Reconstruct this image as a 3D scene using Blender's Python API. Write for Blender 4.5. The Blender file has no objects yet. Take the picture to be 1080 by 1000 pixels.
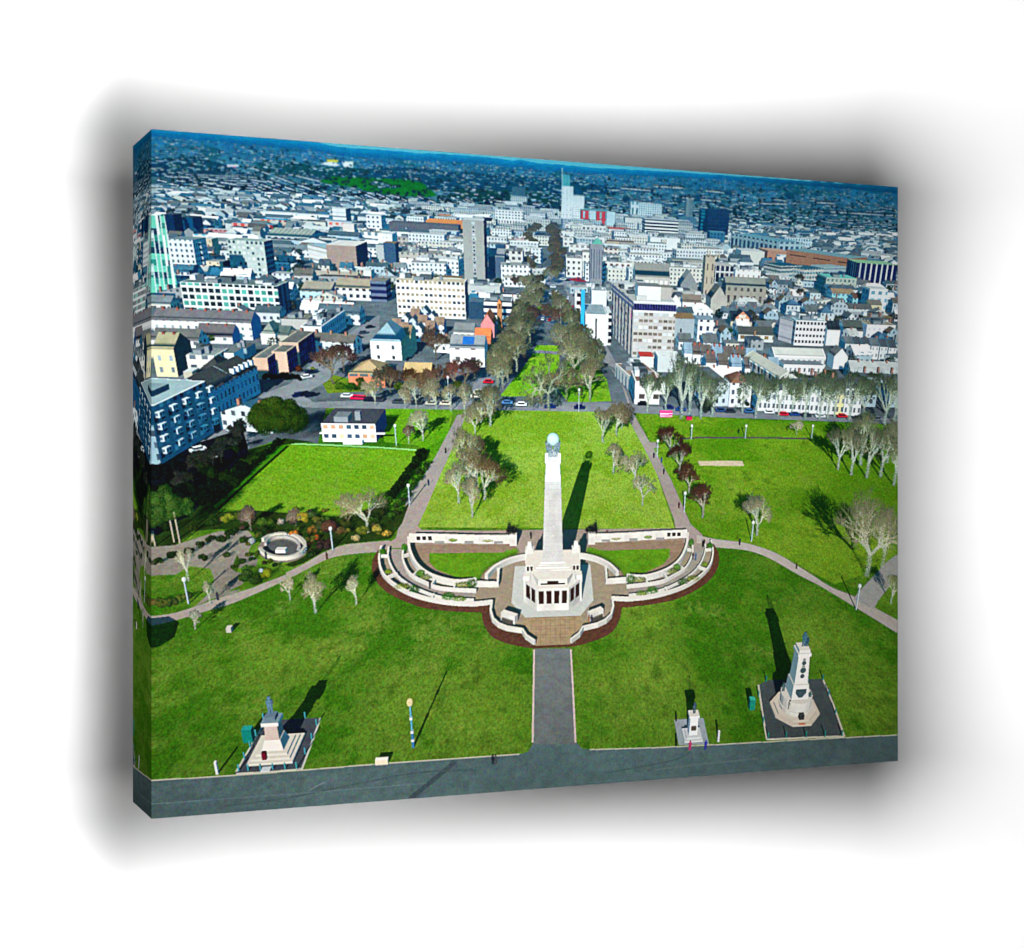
import math, time
import numpy as np

# =====================================================================
#  PART 1 - the printed picture
#  The object is a canvas print: a flat aerial view of a park with a war
#  memorial, printed on canvas and wrapped round a stretcher.  The picture is
#  worked out here as a small pure-python "print plate": one ink colour per cell.
# =====================================================================
T0 = time.time()
NW, NH = 1120, 862              # ink cells of the printed front
SX, SY = NW*2, NH*2             # working plate (2x, averaged down at the end)
PW, PH = 1000., 770.            # picture units
KX, KY = SX/PW, SY/PH
rng = np.random.default_rng(7)

def _homog():
    q = [(159.7,136.5),(947.2,197),(947.2,802.5),(159.8,863.5)]
    d = [(0,0),(PW,0),(PW,PH),(0,PH)]
    A = []; b = []
    for (x,y),(u,v) in zip(q,d):
        A.append([x,y,1,0,0,0,-u*x,-u*y]); b.append(u)
        A.append([0,0,0,x,y,1,-v*x,-v*y]); b.append(v)
    return np.append(np.linalg.solve(np.array(A,float), np.array(b,float)), 1).reshape(3,3)
HM = _homog()
def P(x, y):
    r = HM @ np.array([x,y,1.]); return r[:2]/r[2]
def PL(pts):
    a = np.asarray(pts, float)
    r = np.c_[a, np.ones(len(a))] @ HM.T
    return r[:,:2]/r[:,2:3]

# the drone's view: height, pitch, focal length
FO, VH, CH, U0 = 960., 6., 81., 492.
TH = math.atan((385-VH)/FO); CT, ST = math.cos(TH), math.sin(TH)
def rays(u, v):
    a = (u-U0)/FO; b = (v-385)/FO
    return a, CT-b*ST, -ST-b*CT
def G(x, y, z=0.):
    u, v = P(x,y); dx,dy,dz = rays(u,v); t = (z-CH)/dz
    return np.array([dx*t, dy*t, z])
def GL(pts, z=0.):
    return np.array([G(x,y,z) for x,y in pts])
def hgt(x, y, g):
    u, v = P(x,y); dx,dy,dz = rays(u,v); return CH + dz*g[1]/dy
def proj(p):
    p = np.asarray(p, float)
    X, Y, Z = p[...,0], p[...,1], p[...,2]-CH
    w = Y*CT - Z*ST
    w = np.where(w < 0.5, 0.5, w)
    u = U0 + FO*X/w; v = 385 + FO*(-Y*ST - Z*CT)/w
    return u*KX, v*KY, w

lin = lambda c: tuple(((x/255.)/12.92 if x <= 10 else ((x/255.+.055)/1.055)**2.4) for x in c)
SUN = np.array([-.15, -1., 0.]); SUN /= np.linalg.norm(SUN)
TEL = 0.40
SUNV = np.array([SUN[0], SUN[1], TEL]); SUNV /= np.linalg.norm(SUNV)
AMB = np.array([.17,.265,.33]); SUNC = np.array([1.75,1.68,1.56])
GLIT = AMB + SUNC*SUNV[2]
def gcol(c):  return np.array(lin(c))/GLIT            # colour as it looks lying flat in the sun
WLIT = AMB + SUNC*.92
def wcol(c):  return np.array(lin(c))/WLIT            # colour as it looks on a sunlit wall

ALB = np.zeros((SY,SX,3), np.float32)
NLB = np.full((SY,SX), SUNV[2], np.float32)
DEP = np.zeros((SY,SX), np.float32)
IDB = np.zeros((SY,SX), np.int32)
GSH = np.zeros((SY,SX), np.float32)     # tree shade on the ground, opacity
GND = np.ones((SY,SX), bool)
uu = (np.arange(SX)+.5)/KX; vv = (np.arange(SY)+.5)/KY
RX = ((uu-U0)/FO).astype(np.float32)[None,:]
bb = (vv-385)/FO
RY = (CT-bb*ST).astype(np.float32)[:,None]; RZ = (-ST-bb*CT).astype(np.float32)[:,None]
tg = np.where(RZ < -.004, -CH/np.minimum(RZ,-.004), 20000.).astype(np.float32)
DEP[:] = tg
GX = RX*tg; GY = np.broadcast_to(RY*tg, (SY,SX))

def lattice(n=256, seed=1):
    return np.random.default_rng(seed).random((n,n)).astype(np.float32)
LAT = [lattice(256,i) for i in range(6)]
def noise(x, y, k=0):
    L = LAT[k % 6]; n = 256
    xi = np.floor(x).astype(np.int32); yi = np.floor(y).astype(np.int32)
    fx = (x-xi).astype(np.float32); fy = (y-yi).astype(np.float32)
    fx = fx*fx*(3-2*fx); fy = fy*fy*(3-2*fy)
    xi &= 255; yi &= 255; x1 = (xi+1)&255; y1 = (yi+1)&255
    return (L[yi,xi]*(1-fx)+L[yi,x1]*fx)*(1-fy) + (L[y1,xi]*(1-fx)+L[y1,x1]*fx)*fy
def fbm(x, y, o=3, k=0):
    s = 0; a = .5; t = 0
    for i in range(o):
        s = s + a*noise(x*2**i+17*i, y*2**i+31*i, k+i); t += a; a *= .55
    return s/t

def pmask(px, py):
    """even-odd fill of a polygon given in plate pixels -> (y0,y1,x0,x1,mask) or None"""
    x0 = max(0, int(math.floor(px.min()))); x1 = min(SX, int(math.ceil(px.max()))+1)
    y0 = max(0, int(math.floor(py.min()))); y1 = min(SY, int(math.ceil(py.max()))+1)
    if x0 >= x1 or y0 >= y1: return None
    m = np.zeros((y1-y0, x1-x0), bool)
    xs = np.arange(x0,x1)+.5
    n = len(px)
    for i in range(n):
        ax, ay, bx, by = px[i], py[i], px[(i+1)%n], py[(i+1)%n]
        if ay == by: continue
        if ay > by: ax,ay,bx,by = bx,by,ax,ay
        r0 = max(y0, int(math.ceil(ay-.5))); r1 = min(y1, int(math.ceil(by-.5)))
        if r0 >= r1: continue
        ys = np.arange(r0,r1)+.5
        xc = ax + (ys-ay)*(bx-ax)/(by-ay)
        m[r0-y0:r1-y0] ^= xs[None,:] < xc[:,None]
    return y0,y1,x0,x1,m
def plate(pts):
    a = PL(pts); return a[:,0]*KX, a[:,1]*KY

# ---- smooth curve through traced points
def curve(pts, n=6):
    p = np.asarray(pts, float); out = []
    for i in range(len(p)-1):
        p0 = p[max(i-1,0)]; p1 = p[i]; p2 = p[i+1]; p3 = p[min(i+2,len(p)-1)]
        for t in np.arange(n)/n:
            out.append(.5*((2*p1)+(-p0+p2)*t+(2*p0-5*p1+4*p2-p3)*t*t+(-p0+3*p1-3*p2+p3)*t**3))
    out.append(p[-1]); return np.array(out)

# ---------------------------------------------------------------- ids
IDS = {}            # id -> (name, label)
def newid(name, label=None):
    i = len(IDS)+1; IDS[i] = (name, label); return i

# ---------------------------------------------------------------- ground layers
def gpaint(pts, col, idn=0, var=.10, sc=.6, k=0, world=False, patch=0.):
    if world:
        px, py, _ = proj(np.c_[np.asarray(pts,float), np.zeros(len(pts))])
    else:
        px, py = plate(pts)
    r = pmask(px, py)
    if r is None: return
    y0,y1,x0,x1,m = r
    gx = GX[y0:y1,x0:x1][m]; gy = GY[y0:y1,x0:x1][m]
    t = 1 + var*2*(fbm(gx*sc, gy*sc, 3, k)-.5)
    if patch: t = t*(1+patch*2*(fbm(gx*.06+3, gy*.06, 2, k+1)-.5))
    t = np.clip(t, .3, 2)
    ALB[y0:y1,x0:x1][m] = np.asarray(col, np.float32)[None,:]*t[:,None]
    if idn is not None: IDB[y0:y1,x0:x1][m] = idn
def grass(pts, a, b, c, idn, k=0, stripe=None):
    px, py = plate(pts); r = pmask(px, py)
    if r is None: return
    y0,y1,x0,x1,m = r
    gx = GX[y0:y1,x0:x1][m]; gy = GY[y0:y1,x0:x1][m]
    n1 = fbm(gx*.05+k*9, gy*.05, 3, k); n2 = fbm(gx*.35, gy*.3, 3, k+1); n3 = .55*fbm(gx*3.4, gy*2.0, 2, k+2)+.45*np.random.default_rng(k+50).random(len(gx)).astype(np.float32)
    w = np.clip((n1-.36)*2.6 + (n2-.5)*1.5, 0, 1)[:,None]
    d = np.clip((n2-.52)*2.4+(n1-.5)*1.6, 0, 1)[:,None]
    col = a*(1-w)+b*w; col = col*(1-.6*d)+c*.6*d
    tan = np.clip((fbm(gx*.16+40, gy*.13, 3, k+3)-.52)*3.2,0,1)*np.clip((fbm(gx*1.1, gy*.8, 2, k+4)-.30)*2.2,0,1)
    col = col*(1-.42*tan)[:,None]+gcol((132,150,64))[None,:]*(.42*tan)[:,None]
    fl = np.random.default_rng(k+77).random(len(gx))
    col = col*(.34+1.32*n3)[:,None]
    col = np.where((fl < .05)[:,None], col*np.array([1.5,1.0,1.6]), col)
    col = np.where((fl > .94)[:,None], col*.45, col)
    if stripe: 
        s = np.sin((gx*stripe[0]+gy*stripe[1]))
        col = col*(1+.035*s)[:,None]
    ALB[y0:y1,x0:x1][m] = col
    IDB[y0:y1,x0:x1][m] = idn
def gline(pts, w, col, idn=None, z=0.):
    """a strip of constant world width w along traced points"""
    g = GL(pts)[:,:2]; d = np.gradient(g, axis=0); n = np.c_[-d[:,1], d[:,0]]; n /= np.linalg.norm(n,axis=1)[:,None]+1e-9
    poly = np.r_[g+n*w/2, (g-n*w/2)[::-1]]
    gpaint(poly, col, idn, world=True)

# ---------------------------------------------------------------- solids
def poly3(pts, nrm, shader, idn, e1=None, o=None, e2=None, nl=None):
    pts = np.asarray(pts, float)
    cam = np.array([0,0,CH])
    if np.dot(nrm, cam-pts[0]) <= 0: return
    px, py, w = proj(pts)
    if w.min() <= 1: return
    r = pmask(px, py)
    if r is None: return
    y0,y1,x0,x1,m = r
    if not m.any(): return
    jy, jx = np.nonzero(m)
    rx = RX[0, x0+jx]; ry = RY[y0+jy,0]; rz = RZ[y0+jy,0]
    den = nrm[0]*rx+nrm[1]*ry+nrm[2]*rz
    den = np.where(np.abs(den) < 1e-6, -1e-6, den)
    t = (np.dot(nrm, pts[0]-cam)/den)
    D = DEP[y0:y1,x0:x1]
    ok = (t < D[jy,jx]*1.0005) & (t > 0)
    if not ok.any(): return
    jy, jx, t = jy[ok], jx[ok], t[ok]
    if callable(shader):
        X = rx[ok]*t; Y = ry[ok]*t; Z = CH+rz[ok]*t
        oo = pts[0] if o is None else o
        if e1 is None: e1 = (pts[1]-pts[0])/np.linalg.norm(pts[1]-pts[0])
        s = (X-oo[0])*e1[0]+(Y-oo[1])*e1[1]+(Z-oo[2])*e1[2]
        q = Z-oo[2] if e2 is None else (X-oo[0])*e2[0]+(Y-oo[1])*e2[1]+(Z-oo[2])*e2[2]
        col = shader(s, q)
    else:
        col = np.asarray(shader, np.float32)
    ALB[y0:y1,x0:x1][jy,jx] = col
    NLB[y0:y1,x0:x1][jy,jx] = max(0., float(np.dot(nrm, SUNV))) if nl is None else nl
    D[jy,jx] = t
    GND[y0:y1,x0:x1][jy,jx] = False
    IDB[y0:y1,x0:x1][jy,jx] = idn

WIN = np.array([lin(c) for c in ((22,30,44),(30,44,62),(48,66,86),(14,20,30),(90,104,116))], np.float32)/.6
def wall_sh(col, win=None, bay=3., fh=3.2, ww=.5, wh=.5, base=.4, dirt=.10, trim=None, seed=0, alt=None, band=None):
    col = np.asarray(col, np.float32)
    def f(s, q):
        n = len(s)
        t = 1+dirt*2*(fbm(s*.35+seed, q*.35, 2, seed)-.5)
        out = col[None,:]*t[:,None]
        if win is not None:
            cs = np.floor(s/bay).astype(int); cq = np.floor((q-base)/fh).astype(int)
            fs = s/bay-cs; fq = (q-base)/fh-cq
            m = (np.abs(fs-.5) < ww/2) & (np.abs(fq-.52) < wh/2) & (q > base)
            h = LAT[2][(cs*7+cq*13+seed)&255, (cq*29+cs*3)&255]
            wc = (np.asarray(win, np.float32)[None,:]*(.55+.9*h)[:,None])
            if alt is not None:
                wc = np.where((h > .6)[:,None], np.asarray(alt,np.float32)[None,:]*(.7+.5*LAT[3][cs&255,cq&255])[:,None], wc)
            out = np.where(m[:,None], wc, out)
            if trim is not None:
                fr = (np.abs(fs-.5) < ww/2+.07) & (np.abs(fq-.52) < wh/2+.08) & ~m & (q > base)
                out = np.where(fr[:,None], np.asarray(trim,np.float32), out)
            if band is not None:
                out = np.where(((fq > .93)|(fq < .04))[:,None], np.asarray(band,np.float32), out)
        return out
    return f
def roof_sh(col, seed=0, var=.2, edge=None, W=1, D=1, ribs=None, ew=.5):
    col = np.asarray(col, np.float32)
    def f(s, q):
        t = 1+var*2*(fbm(s*.3+seed, q*.3, 3, seed)-.5)
        out = col[None,:]*t[:,None]
        if ribs: out = out*np.where((s/ribs-np.floor(s/ribs)) < .3, .72, 1.06)[:,None]
        if edge is not None:
            e = (s < ew)|(s > W-ew)|(q < ew)|(q > D-ew)
            out = np.where(e[:,None], np.asarray(edge,np.float32), out)
        return out
    return f

# height grid for the shade that buildings throw
HX0, HX1, HY0, HY1, HC = -760., 760., 60., 1500., 1.
HN = (int((HY1-HY0)/HC), int((HX1-HX0)/HC))
HGT = np.zeros(HN, np.float32); OCC = np.zeros(HN, bool)
def hstamp(poly, h, occ=True, grow=0.):
    p = np.asarray(poly, float)[:,:2]
    if grow: c = p.mean(0); p = c+(p-c)*(1+grow/np.maximum(np.linalg.norm(p-c,axis=1).mean(),1))
    px = (p[:,0]-HX0)/HC; py = (p[:,1]-HY0)/HC
    x0 = max(0,int(px.min())); x1 = min(HN[1],int(px.max())+2); y0 = max(0,int(py.min())); y1 = min(HN[0],int(py.max())+2)
    if x0 >= x1 or y0 >= y1: return False
    xs = np.arange(x0,x1)+.5; m = np.zeros((y1-y0,x1-x0),bool); n = len(px)
    for i in range(n):
        ax,ay,bx,by = px[i],py[i],px[(i+1)%n],py[(i+1)%n]
        if ay > by: ax,ay,bx,by = bx,by,ax,ay
        if ay == by: continue
        r0 = max(y0,int(math.ceil(ay-.5))); r1 = min(y1,int(math.ceil(by-.5)))
        if r0 >= r1: continue
        ys = np.arange(r0,r1)+.5
        m[r0-y0:r1-y0] ^= xs[None,:] < (ax+(ys-ay)*(bx-ax)/(by-ay))[:,None]
    if h is None: return bool(OCC[y0:y1,x0:x1][m].any())
    H = HGT[y0:y1,x0:x1]; H[m] = np.maximum(H[m], h)
    if occ: OCC[y0:y1,x0:x1][m] = True
    return True

Zv = np.array([0,0,1.])
def box(p0, ex, ey, W, D, h, wall, roof, idn, z0=0., wallside=None, rooftype='flat', rh=3., side=None, stamp=True, parapet=None, eaves=.3):
    """a building: p0 front-left ground corner, ex along the front, ey into depth"""
    p0 = np.array([p0[0],p0[1],z0]); ex = np.asarray(ex,float); ey = np.asarray(ey,float)
    a,b,c,d = p0, p0+ex*W, p0+ex*W+ey*D, p0+ey*D
    u = Zv*h
    if stamp: hstamp([a,b,c,d], z0+h+(rh*.6 if rooftype != 'flat' else 0))
    ws = wallside if wallside is not None else wall
    poly3([a,b,b+u,a+u], -ey, wall, idn, ex, a)
    poly3([b,c,c+u,b+u], ex, ws, idn, ey, b)
    poly3([d,a,a+u,d+u], -ex, ws, idn, -ey, d)
    poly3([c,d,d+u,c+u], ey, ws, idn, -ex, c)
    t = u
    if rooftype == 'flat':
        poly3([a+t,b+t,c+t,d+t], Zv, roof, idn, ex, a+t, ey)
    elif rooftype == 'gable':           # ridge along ex
        m0 = (a+d)/2+u+Zv*rh; m1 = (b+c)/2+u+Zv*rh
        nf = np.cross(ex, (m0-(a+u))); nf /= np.linalg.norm(nf)
        nb = np.cross(-ex, (m0-(d+u))); nb /= np.linalg.norm(nb)
        o1 = -ey*eaves-Zv*eaves*rh/(D/2)
        poly3([a+u+o1,b+u+o1,m1,m0], nf, roof, idn, ex, a+u, (m0-a-u)/np.linalg.norm(m0-a-u))
        poly3([c+u,d+u,m0,m1], nb, roof, idn, -ex, c+u, (m1-c-u)/np.linalg.norm(m1-c-u))
        poly3([b+u,c+u,m1], ex, ws, idn, ey, b); poly3([d+u,a+u,m0], -ex, ws, idn, -ey, d)
    elif rooftype == 'gabley':          # ridge along ey, gable to the front
        m0 = (a+b)/2+u+Zv*rh; m1 = (c+d)/2+u+Zv*rh
        nr = np.cross(ey, m0-(b+u)); nr /= np.linalg.norm(nr)
        nl_ = np.cross(-ey, m0-(a+u)); nl_ /= np.linalg.norm(nl_)
        poly3([a+u,b+u,m0], -ey, wall, idn, ex, a)
        poly3([b+u,c+u,m1,m0], nr, roof, idn, ey, b+u, (m0-b-u)/np.linalg.norm(m0-b-u))
        poly3([d+u,a+u,m0,m1], nl_, roof, idn, -ey, d+u, (m1-d-u)/np.linalg.norm(m1-d-u))
    elif rooftype == 'hip':
        k = min(W,D)/2*.95
        if W >= D: m0 = (a+d)/2+u+Zv*rh+ex*k; m1 = (b+c)/2+u+Zv*rh-ex*k
        else: m0 = (a+b)/2+u+Zv*rh+ey*k; m1 = (c+d)/2+u+Zv*rh-ey*k
        A,B,C_,D_ = a+u,b+u,c+u,d+u
        fs = [[A,B,m1,m0],[B,C_,m1],[C_,D_,m0,m1],[D_,A,m0]] if W >= D else [[A,B,m0],[B,C_,m1,m0],[C_,D_,m1],[D_,A,m0,m1]]
        for q in fs:
            nn = np.cross(q[1]-q[0], q[2]-q[0]); nn /= np.linalg.norm(nn)
            e = (q[1]-q[0])/np.linalg.norm(q[1]-q[0])
            poly3(q, nn, roof, idn, e, q[0], np.cross(nn,e))
    if parapet is not None and rooftype == 'flat':
        for q0,q1,nn in ((a,b,-ey),(b,c,ex),(d,a,-ex)):
            poly3([q0+u-Zv*parapet[1]+nn*.05,q1+u-Zv*parapet[1]+nn*.05,q1+u+nn*.05,q0+u+nn*.05], nn, parapet[0], idn)
    return a,ex,ey,h

def small(c, ex, ey, w, d, h, z, col, top, idn):
    """free-standing little block, c its centre"""
    p = np.array([c[0],c[1]])-np.asarray(ex)[:2]*w/2-np.asarray(ey)[:2]*d/2
    box(p, ex, ey, w, d, h, col, top, idn, z0=z, stamp=False)

def roofjunk(p0, ex, ey, W, D, h, idn, n, seed=0, cols=None):
    r = np.random.default_rng(seed+5)
    cols = cols or [wcol((215,215,212)),wcol((150,155,158)),wcol((100,108,112)),wcol((235,235,235))]
    for i in range(n):
        w = r.uniform(1.5,min(7,W*.3)); d = r.uniform(1.5,min(6,D*.4)); hh = r.uniform(.8,2.6)
        x = r.uniform(.5,max(.6,W-w-.5)); y = r.uniform(.5,max(.6,D-d-.5))
        c = cols[r.integers(len(cols))]
        box(np.asarray(p0)[:2]+np.asarray(ex)[:2]*x+np.asarray(ey)[:2]*y, ex, ey, w, d, hh, c, c*r.uniform(.8,1.6), idn, z0=h, stamp=False)

def bld(tl, tr, yb, depth, wall, roof, name='printed_building', label=None, idn=None, rooftype='flat', rh=3., wallside=None, junk=0, parapet=None, seed=0, sq=True, ang=0.):
    """tl, tr: photo points of the front top corners; yb: photo row of the front-left foot"""
    g = G(tl[0], yb); h = max(2.5, hgt(tl[0], tl[1], g))
    u,v = P(*tl); dx,dy,dz = rays(u,v); t = (h-CH)/dz
    a = np.array([dx*t,dy*t,0.])
    b = G(tr[0],tr[1],h); b[2] = 0
    e = b-a; W = np.linalg.norm(e); ex = e/W
    if sq: ex = np.array([math.cos(ang),math.sin(ang),0]); W = max(2.,e[0])
    ey = np.array([-ex[1],ex[0],0.])
    if idn is None: idn = newid(name, label) if name else 0
    r = roof(W,depth) if callable(roof) and getattr(roof,'wd',0) else roof
    box(a, ex, ey, W, depth, h, wall, r, idn, wallside=wallside, rooftype=rooftype, rh=rh, parapet=parapet)
    if junk: roofjunk(a, ex, ey, W, depth, h, idn, junk, seed)
    return a, ex, ey, W, depth, h, idn

# ---------------------------------------------------------------- point clouds (trees, bushes)
def splat(pts, col, nl, idn, shadow=0., size=1, keep=None, gz=0.):
    px, py, w = proj(pts)
    # depth as the ray parameter used above: point = cam + t*ray  -> t = w (ray has forward component 1)
    ix = np.floor(px).astype(np.int32); iy = np.floor(py).astype(np.int32)
    if shadow > 0:
        q = pts.copy(); k = q[:,2]/TEL
        q[:,0] -= SUN[0]*k; q[:,1] -= SUN[1]*k; q[:,2] = 0
        sx, sy, _ = proj(q); sx = np.floor(sx).astype(np.int32); sy = np.floor(sy).astype(np.int32)
        o = (sx >= 0)&(sx < SX-1)&(sy >= 0)&(sy < SY-1)
        f = np.bincount(sy[o]*SX+sx[o], minlength=SX*SY).reshape(SY,SX) if o.sum() > 400000 else None
        if f is None: np.add.at(GSH, (sy[o],sx[o]), shadow)
        else: GSH[:] += f*shadow
    o = (ix >= 0)&(ix < SX-size)&(iy >= 0)&(iy < SY-size)
    ix,iy,w = ix[o],iy[o],w[o]; col = col[o] if col.ndim == 2 else np.broadcast_to(col,(len(ix),3)); nl = nl[o] if isinstance(nl,np.ndarray) else np.full(len(ix),nl)
    for ay in range(size):
        for ax in range(size):
            jx,jy = ix+ax,iy+ay
            ok = w < DEP[jy,jx]
            order = np.argsort(-w[ok]); jx2,jy2 = jx[ok][order],jy[ok][order]
            ALB[jy2,jx2] = col[ok][order]; NLB[jy2,jx2] = nl[ok][order]; DEP[jy2,jx2] = w[ok][order]
            GND[jy2,jx2] = False; IDB[jy2,jx2] = idn

def grow(seed, levels=6, k=3, spread=.62, ratio=.74, trunk=.26, up=.10, gn=.3):
    r = np.random.default_rng(seed)
    segs = []
    cur = [(np.zeros(3), np.array([0,0,1.]), trunk, 1.)]
    P0=[];P1=[];L=[]
    p = np.zeros((1,3)); d = np.array([[0,0,1.]]); ln = np.array([trunk])
    for lv in range(levels+1):
        q = p+d*ln[:,None]
        mid = (p+q)/2 + r.normal(0,.06,(len(p),3))*ln[:,None]
        P0 += [p,mid]; P1 += [mid,q]; L += [np.full(len(p),lv)]*2
        if lv == levels: break
        kk = k+1 if lv == 0 else k
        n = len(p)*kk
        dd = np.repeat(d,kk,0); rnd = r.normal(0,1,(n,3)); rnd -= (rnd*dd).sum(1)[:,None]*dd; rnd /= np.linalg.norm(rnd,axis=1)[:,None]
        sp = np.abs(r.normal(spread,.22,n))*(1.15 if lv == 0 else 1-.05*lv)
        nd = dd*np.cos(sp)[:,None]+rnd*np.sin(sp)[:,None]; nd[:,2] += up; nd /= np.linalg.norm(nd,axis=1)[:,None]
        f = r.uniform(.75,1,(n,1))
        p = np.repeat(p,kk,0)*(1-f)+np.repeat(q,kk,0)*f if lv > 0 else np.repeat(q,kk,0)
        ln = np.repeat(ln,kk)*r.uniform(ratio-.14,ratio+.12,n)*(1.05 if lv == 0 else 1)
        d = nd
    P0 = np.concatenate(P0); P1 = np.concatenate(P1); L = np.concatenate(L)
    H = P1[:,2].max(); 
    return P0/H, P1/H, L
TREES = [grow(s, 7, 3, .58, .76, .22) for s in (1,2,3,4)]           # round bare crowns
TREES += [grow(s, 7, 3, .44, .76, .27, .12) for s in (11,12)]      # upright bare crowns
TREES += [grow(s, 7, 3, .72, .74, .19, .03) for s in (21,22)]      # spreading crowns
SMALL = [grow(s, 6, 3, .62, .74, .34, .05) for s in (31,32)]
TID = {}
def tree(base, ytop, rad, kind=0, trunkc=(205,196,178), twigc=(150,134,108), dens=1., shadow=.10, name='printed_tree', label=None, idn=None, ground=None, dark=1.):
    """base: photo foot; ytop: photo row of the crown top; rad: crown half width in photo px"""
    g = G(*base) if ground is None else ground
    h = max(2., hgt(base[0], ytop, g))
    P0, P1, L = (TREES+SMALL)[kind % (len(TREES)+len(SMALL))]
    w0 = np.percentile(np.hypot(P1[:,0],P1[:,1]), 93)
    gm = abs(G(base[0]+rad, base[1])[0]-G(base[0]-rad, base[1])[0])/2
    r = np.random.default_rng(int(base[0]*31+base[1]*17))
    a = r.uniform(0,6.28); ca,sa = math.cos(a),math.sin(a)
    sc = np.array([gm/w0,gm/w0,h]); R = np.array([[ca,-sa,0],[sa,ca,0],[0,0,1]])
    A = (P0*sc)@R.T; B = (P1*sc)@R.T
    ppm = FO*KX/np.hypot(g[1],CH)                       # plate pixels per metre
    ln = np.linalg.norm(B-A,axis=1)
    rad0 = np.maximum(.36*h/14*.60**L, .03)
    n = np.maximum(1,(ln*ppm/.75)).astype(int)
    mul = np.clip((rad0*2*ppm)**1.0, .55, 6)*dens*np.where(L >= 7, .34, np.where(L == 6, .6, np.where(L <= 5, 1.25, 1.)))
    n = np.maximum(1,(n*mul)).astype(int)
    tot = n.sum()
    if tot > 160000: n = np.maximum(1,(n*160000/tot).astype(int)); tot = n.sum()
    i = np.repeat(np.arange(len(n)),n); t = r.random(len(i))
    pt = A[i]*(1-t)[:,None]+B[i]*t[:,None] + r.normal(0,.55,(len(i),3))*rad0[i][:,None]
    pt[:,2] = np.abs(pt[:,2]); pt += g
    lv = L[i]; f = np.clip((lv-1)/4.,0,1)[:,None]; tw = np.where(lv >= 7,.56,np.where(lv >= 6,.74,np.where(lv >= 5,.95,np.where(lv >= 1,1.3,1.2))))[:,None]
    col = wcol(trunkc)[None,:]*(1-f)+wcol(twigc)[None,:]*f
    col = col*r.uniform(.6,1.3,(len(i),1))*dark*np.array([.92,1.,.90])*tw
    c = pt-g; side = (c[:,0]*SUN[0]+c[:,1]*SUN[1])/max(gm,.1)+ (c[:,2]/h-.6)*.8
    nl = np.clip(.5+.42*side+r.normal(0,.16,len(i)), .06, .95)
    if idn is None: idn = newid(name,label) if name else 0
    splat(pt, col.astype(np.float32), nl.astype(np.float32), idn, shadow=shadow*5.5); TID[idn] = 1
    return idn

def bush(base, rx, ry, col, n=None, ls=1., name=None, label=None, idn=0, shadow=.12, lumps=14, var=.35, nlb=.5, cone=False):
    """leafy mass: base photo foot, rx half width px, ry full height px"""
    g = G(*base); h = max(.6,hgt(base[0], base[1]-ry, g)); gm = abs(G(base[0]+rx,base[1])[0]-G(base[0]-rx,base[1])[0])/2
    r = np.random.default_rng(int(base[0]*13+base[1]*7)); ppm = FO*KX/np.hypot(g[1],CH)
    if n is None: n = int(np.clip(gm*h*ppm*ppm*7, 300, 220000))
    # lumps on an ellipsoid, leaves on lumps
    v = r.normal(0,1,(lumps,3)); v /= np.linalg.norm(v,axis=1)[:,None]; v[:,2] = np.abs(v[:,2])*.9-.1
    lc = v*np.array([gm*.68,gm*.6,h*.44])*r.uniform(.55,1,(lumps,1))+np.array([0,0,h*.5])
    if cone: lc[:,:2] *= (1.05-np.clip(lc[:,2:3]/h,0,1))
    lr = r.uniform(.28,.46,lumps)*min(gm,h*.8)*ls
    k = r.integers(0,lumps,n); q = r.normal(0,1,(n,3)); q /= np.linalg.norm(q,axis=1)[:,None]
    pt = lc[k]+q*(lr[k]*r.uniform(.75,1.12,n))[:,None]
    pt[:,2] = np.clip(pt[:,2],.02,None)
    lum = np.clip(q@SUNV,0,1)
    out = np.clip((pt[:,2]/h),0,1)
    nl = np.clip(.06+ .8*lum*(.35+.65*out)+r.normal(0,.08,n),.0,1.)
    c = np.asarray(col)[None,:]*r.uniform(1-var,1+var,(n,1))*(.75+.5*r.random((lumps,1)))[k]
    if name: idn = newid(name,label); TID[idn] = 1
    splat(pt+g, c.astype(np.float32), nl.astype(np.float32), idn, shadow=shadow)
    return idn

def gshadow(pts3):
    """exact shade of a solid given by corner points, on the ground (convex hull)"""
    p = np.asarray(pts3,float).copy(); k = p[:,2]/TEL
    p[:,0] -= SUN[0]*k; p[:,1] -= SUN[1]*k
    q = p[:,:2]; q = q[np.lexsort((q[:,1],q[:,0]))]
    def half(z):
        o = []
        for s in z:
            while len(o) > 1 and (o[-1][0]-o[-2][0])*(s[1]-o[-2][1])-(o[-1][1]-o[-2][1])*(s[0]-o[-2][0]) <= 0: o.pop()
            o.append(s)
        return o
    hull = np.array(half(q)[:-1]+half(q[::-1])[:-1])
    px,py,_ = proj(np.c_[hull,np.zeros(len(hull))]); r = pmask(px,py)
    if r is None: return
    y0,y1,x0,x1,m = r; GSH[y0:y1,x0:x1][m] += 4.

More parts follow.
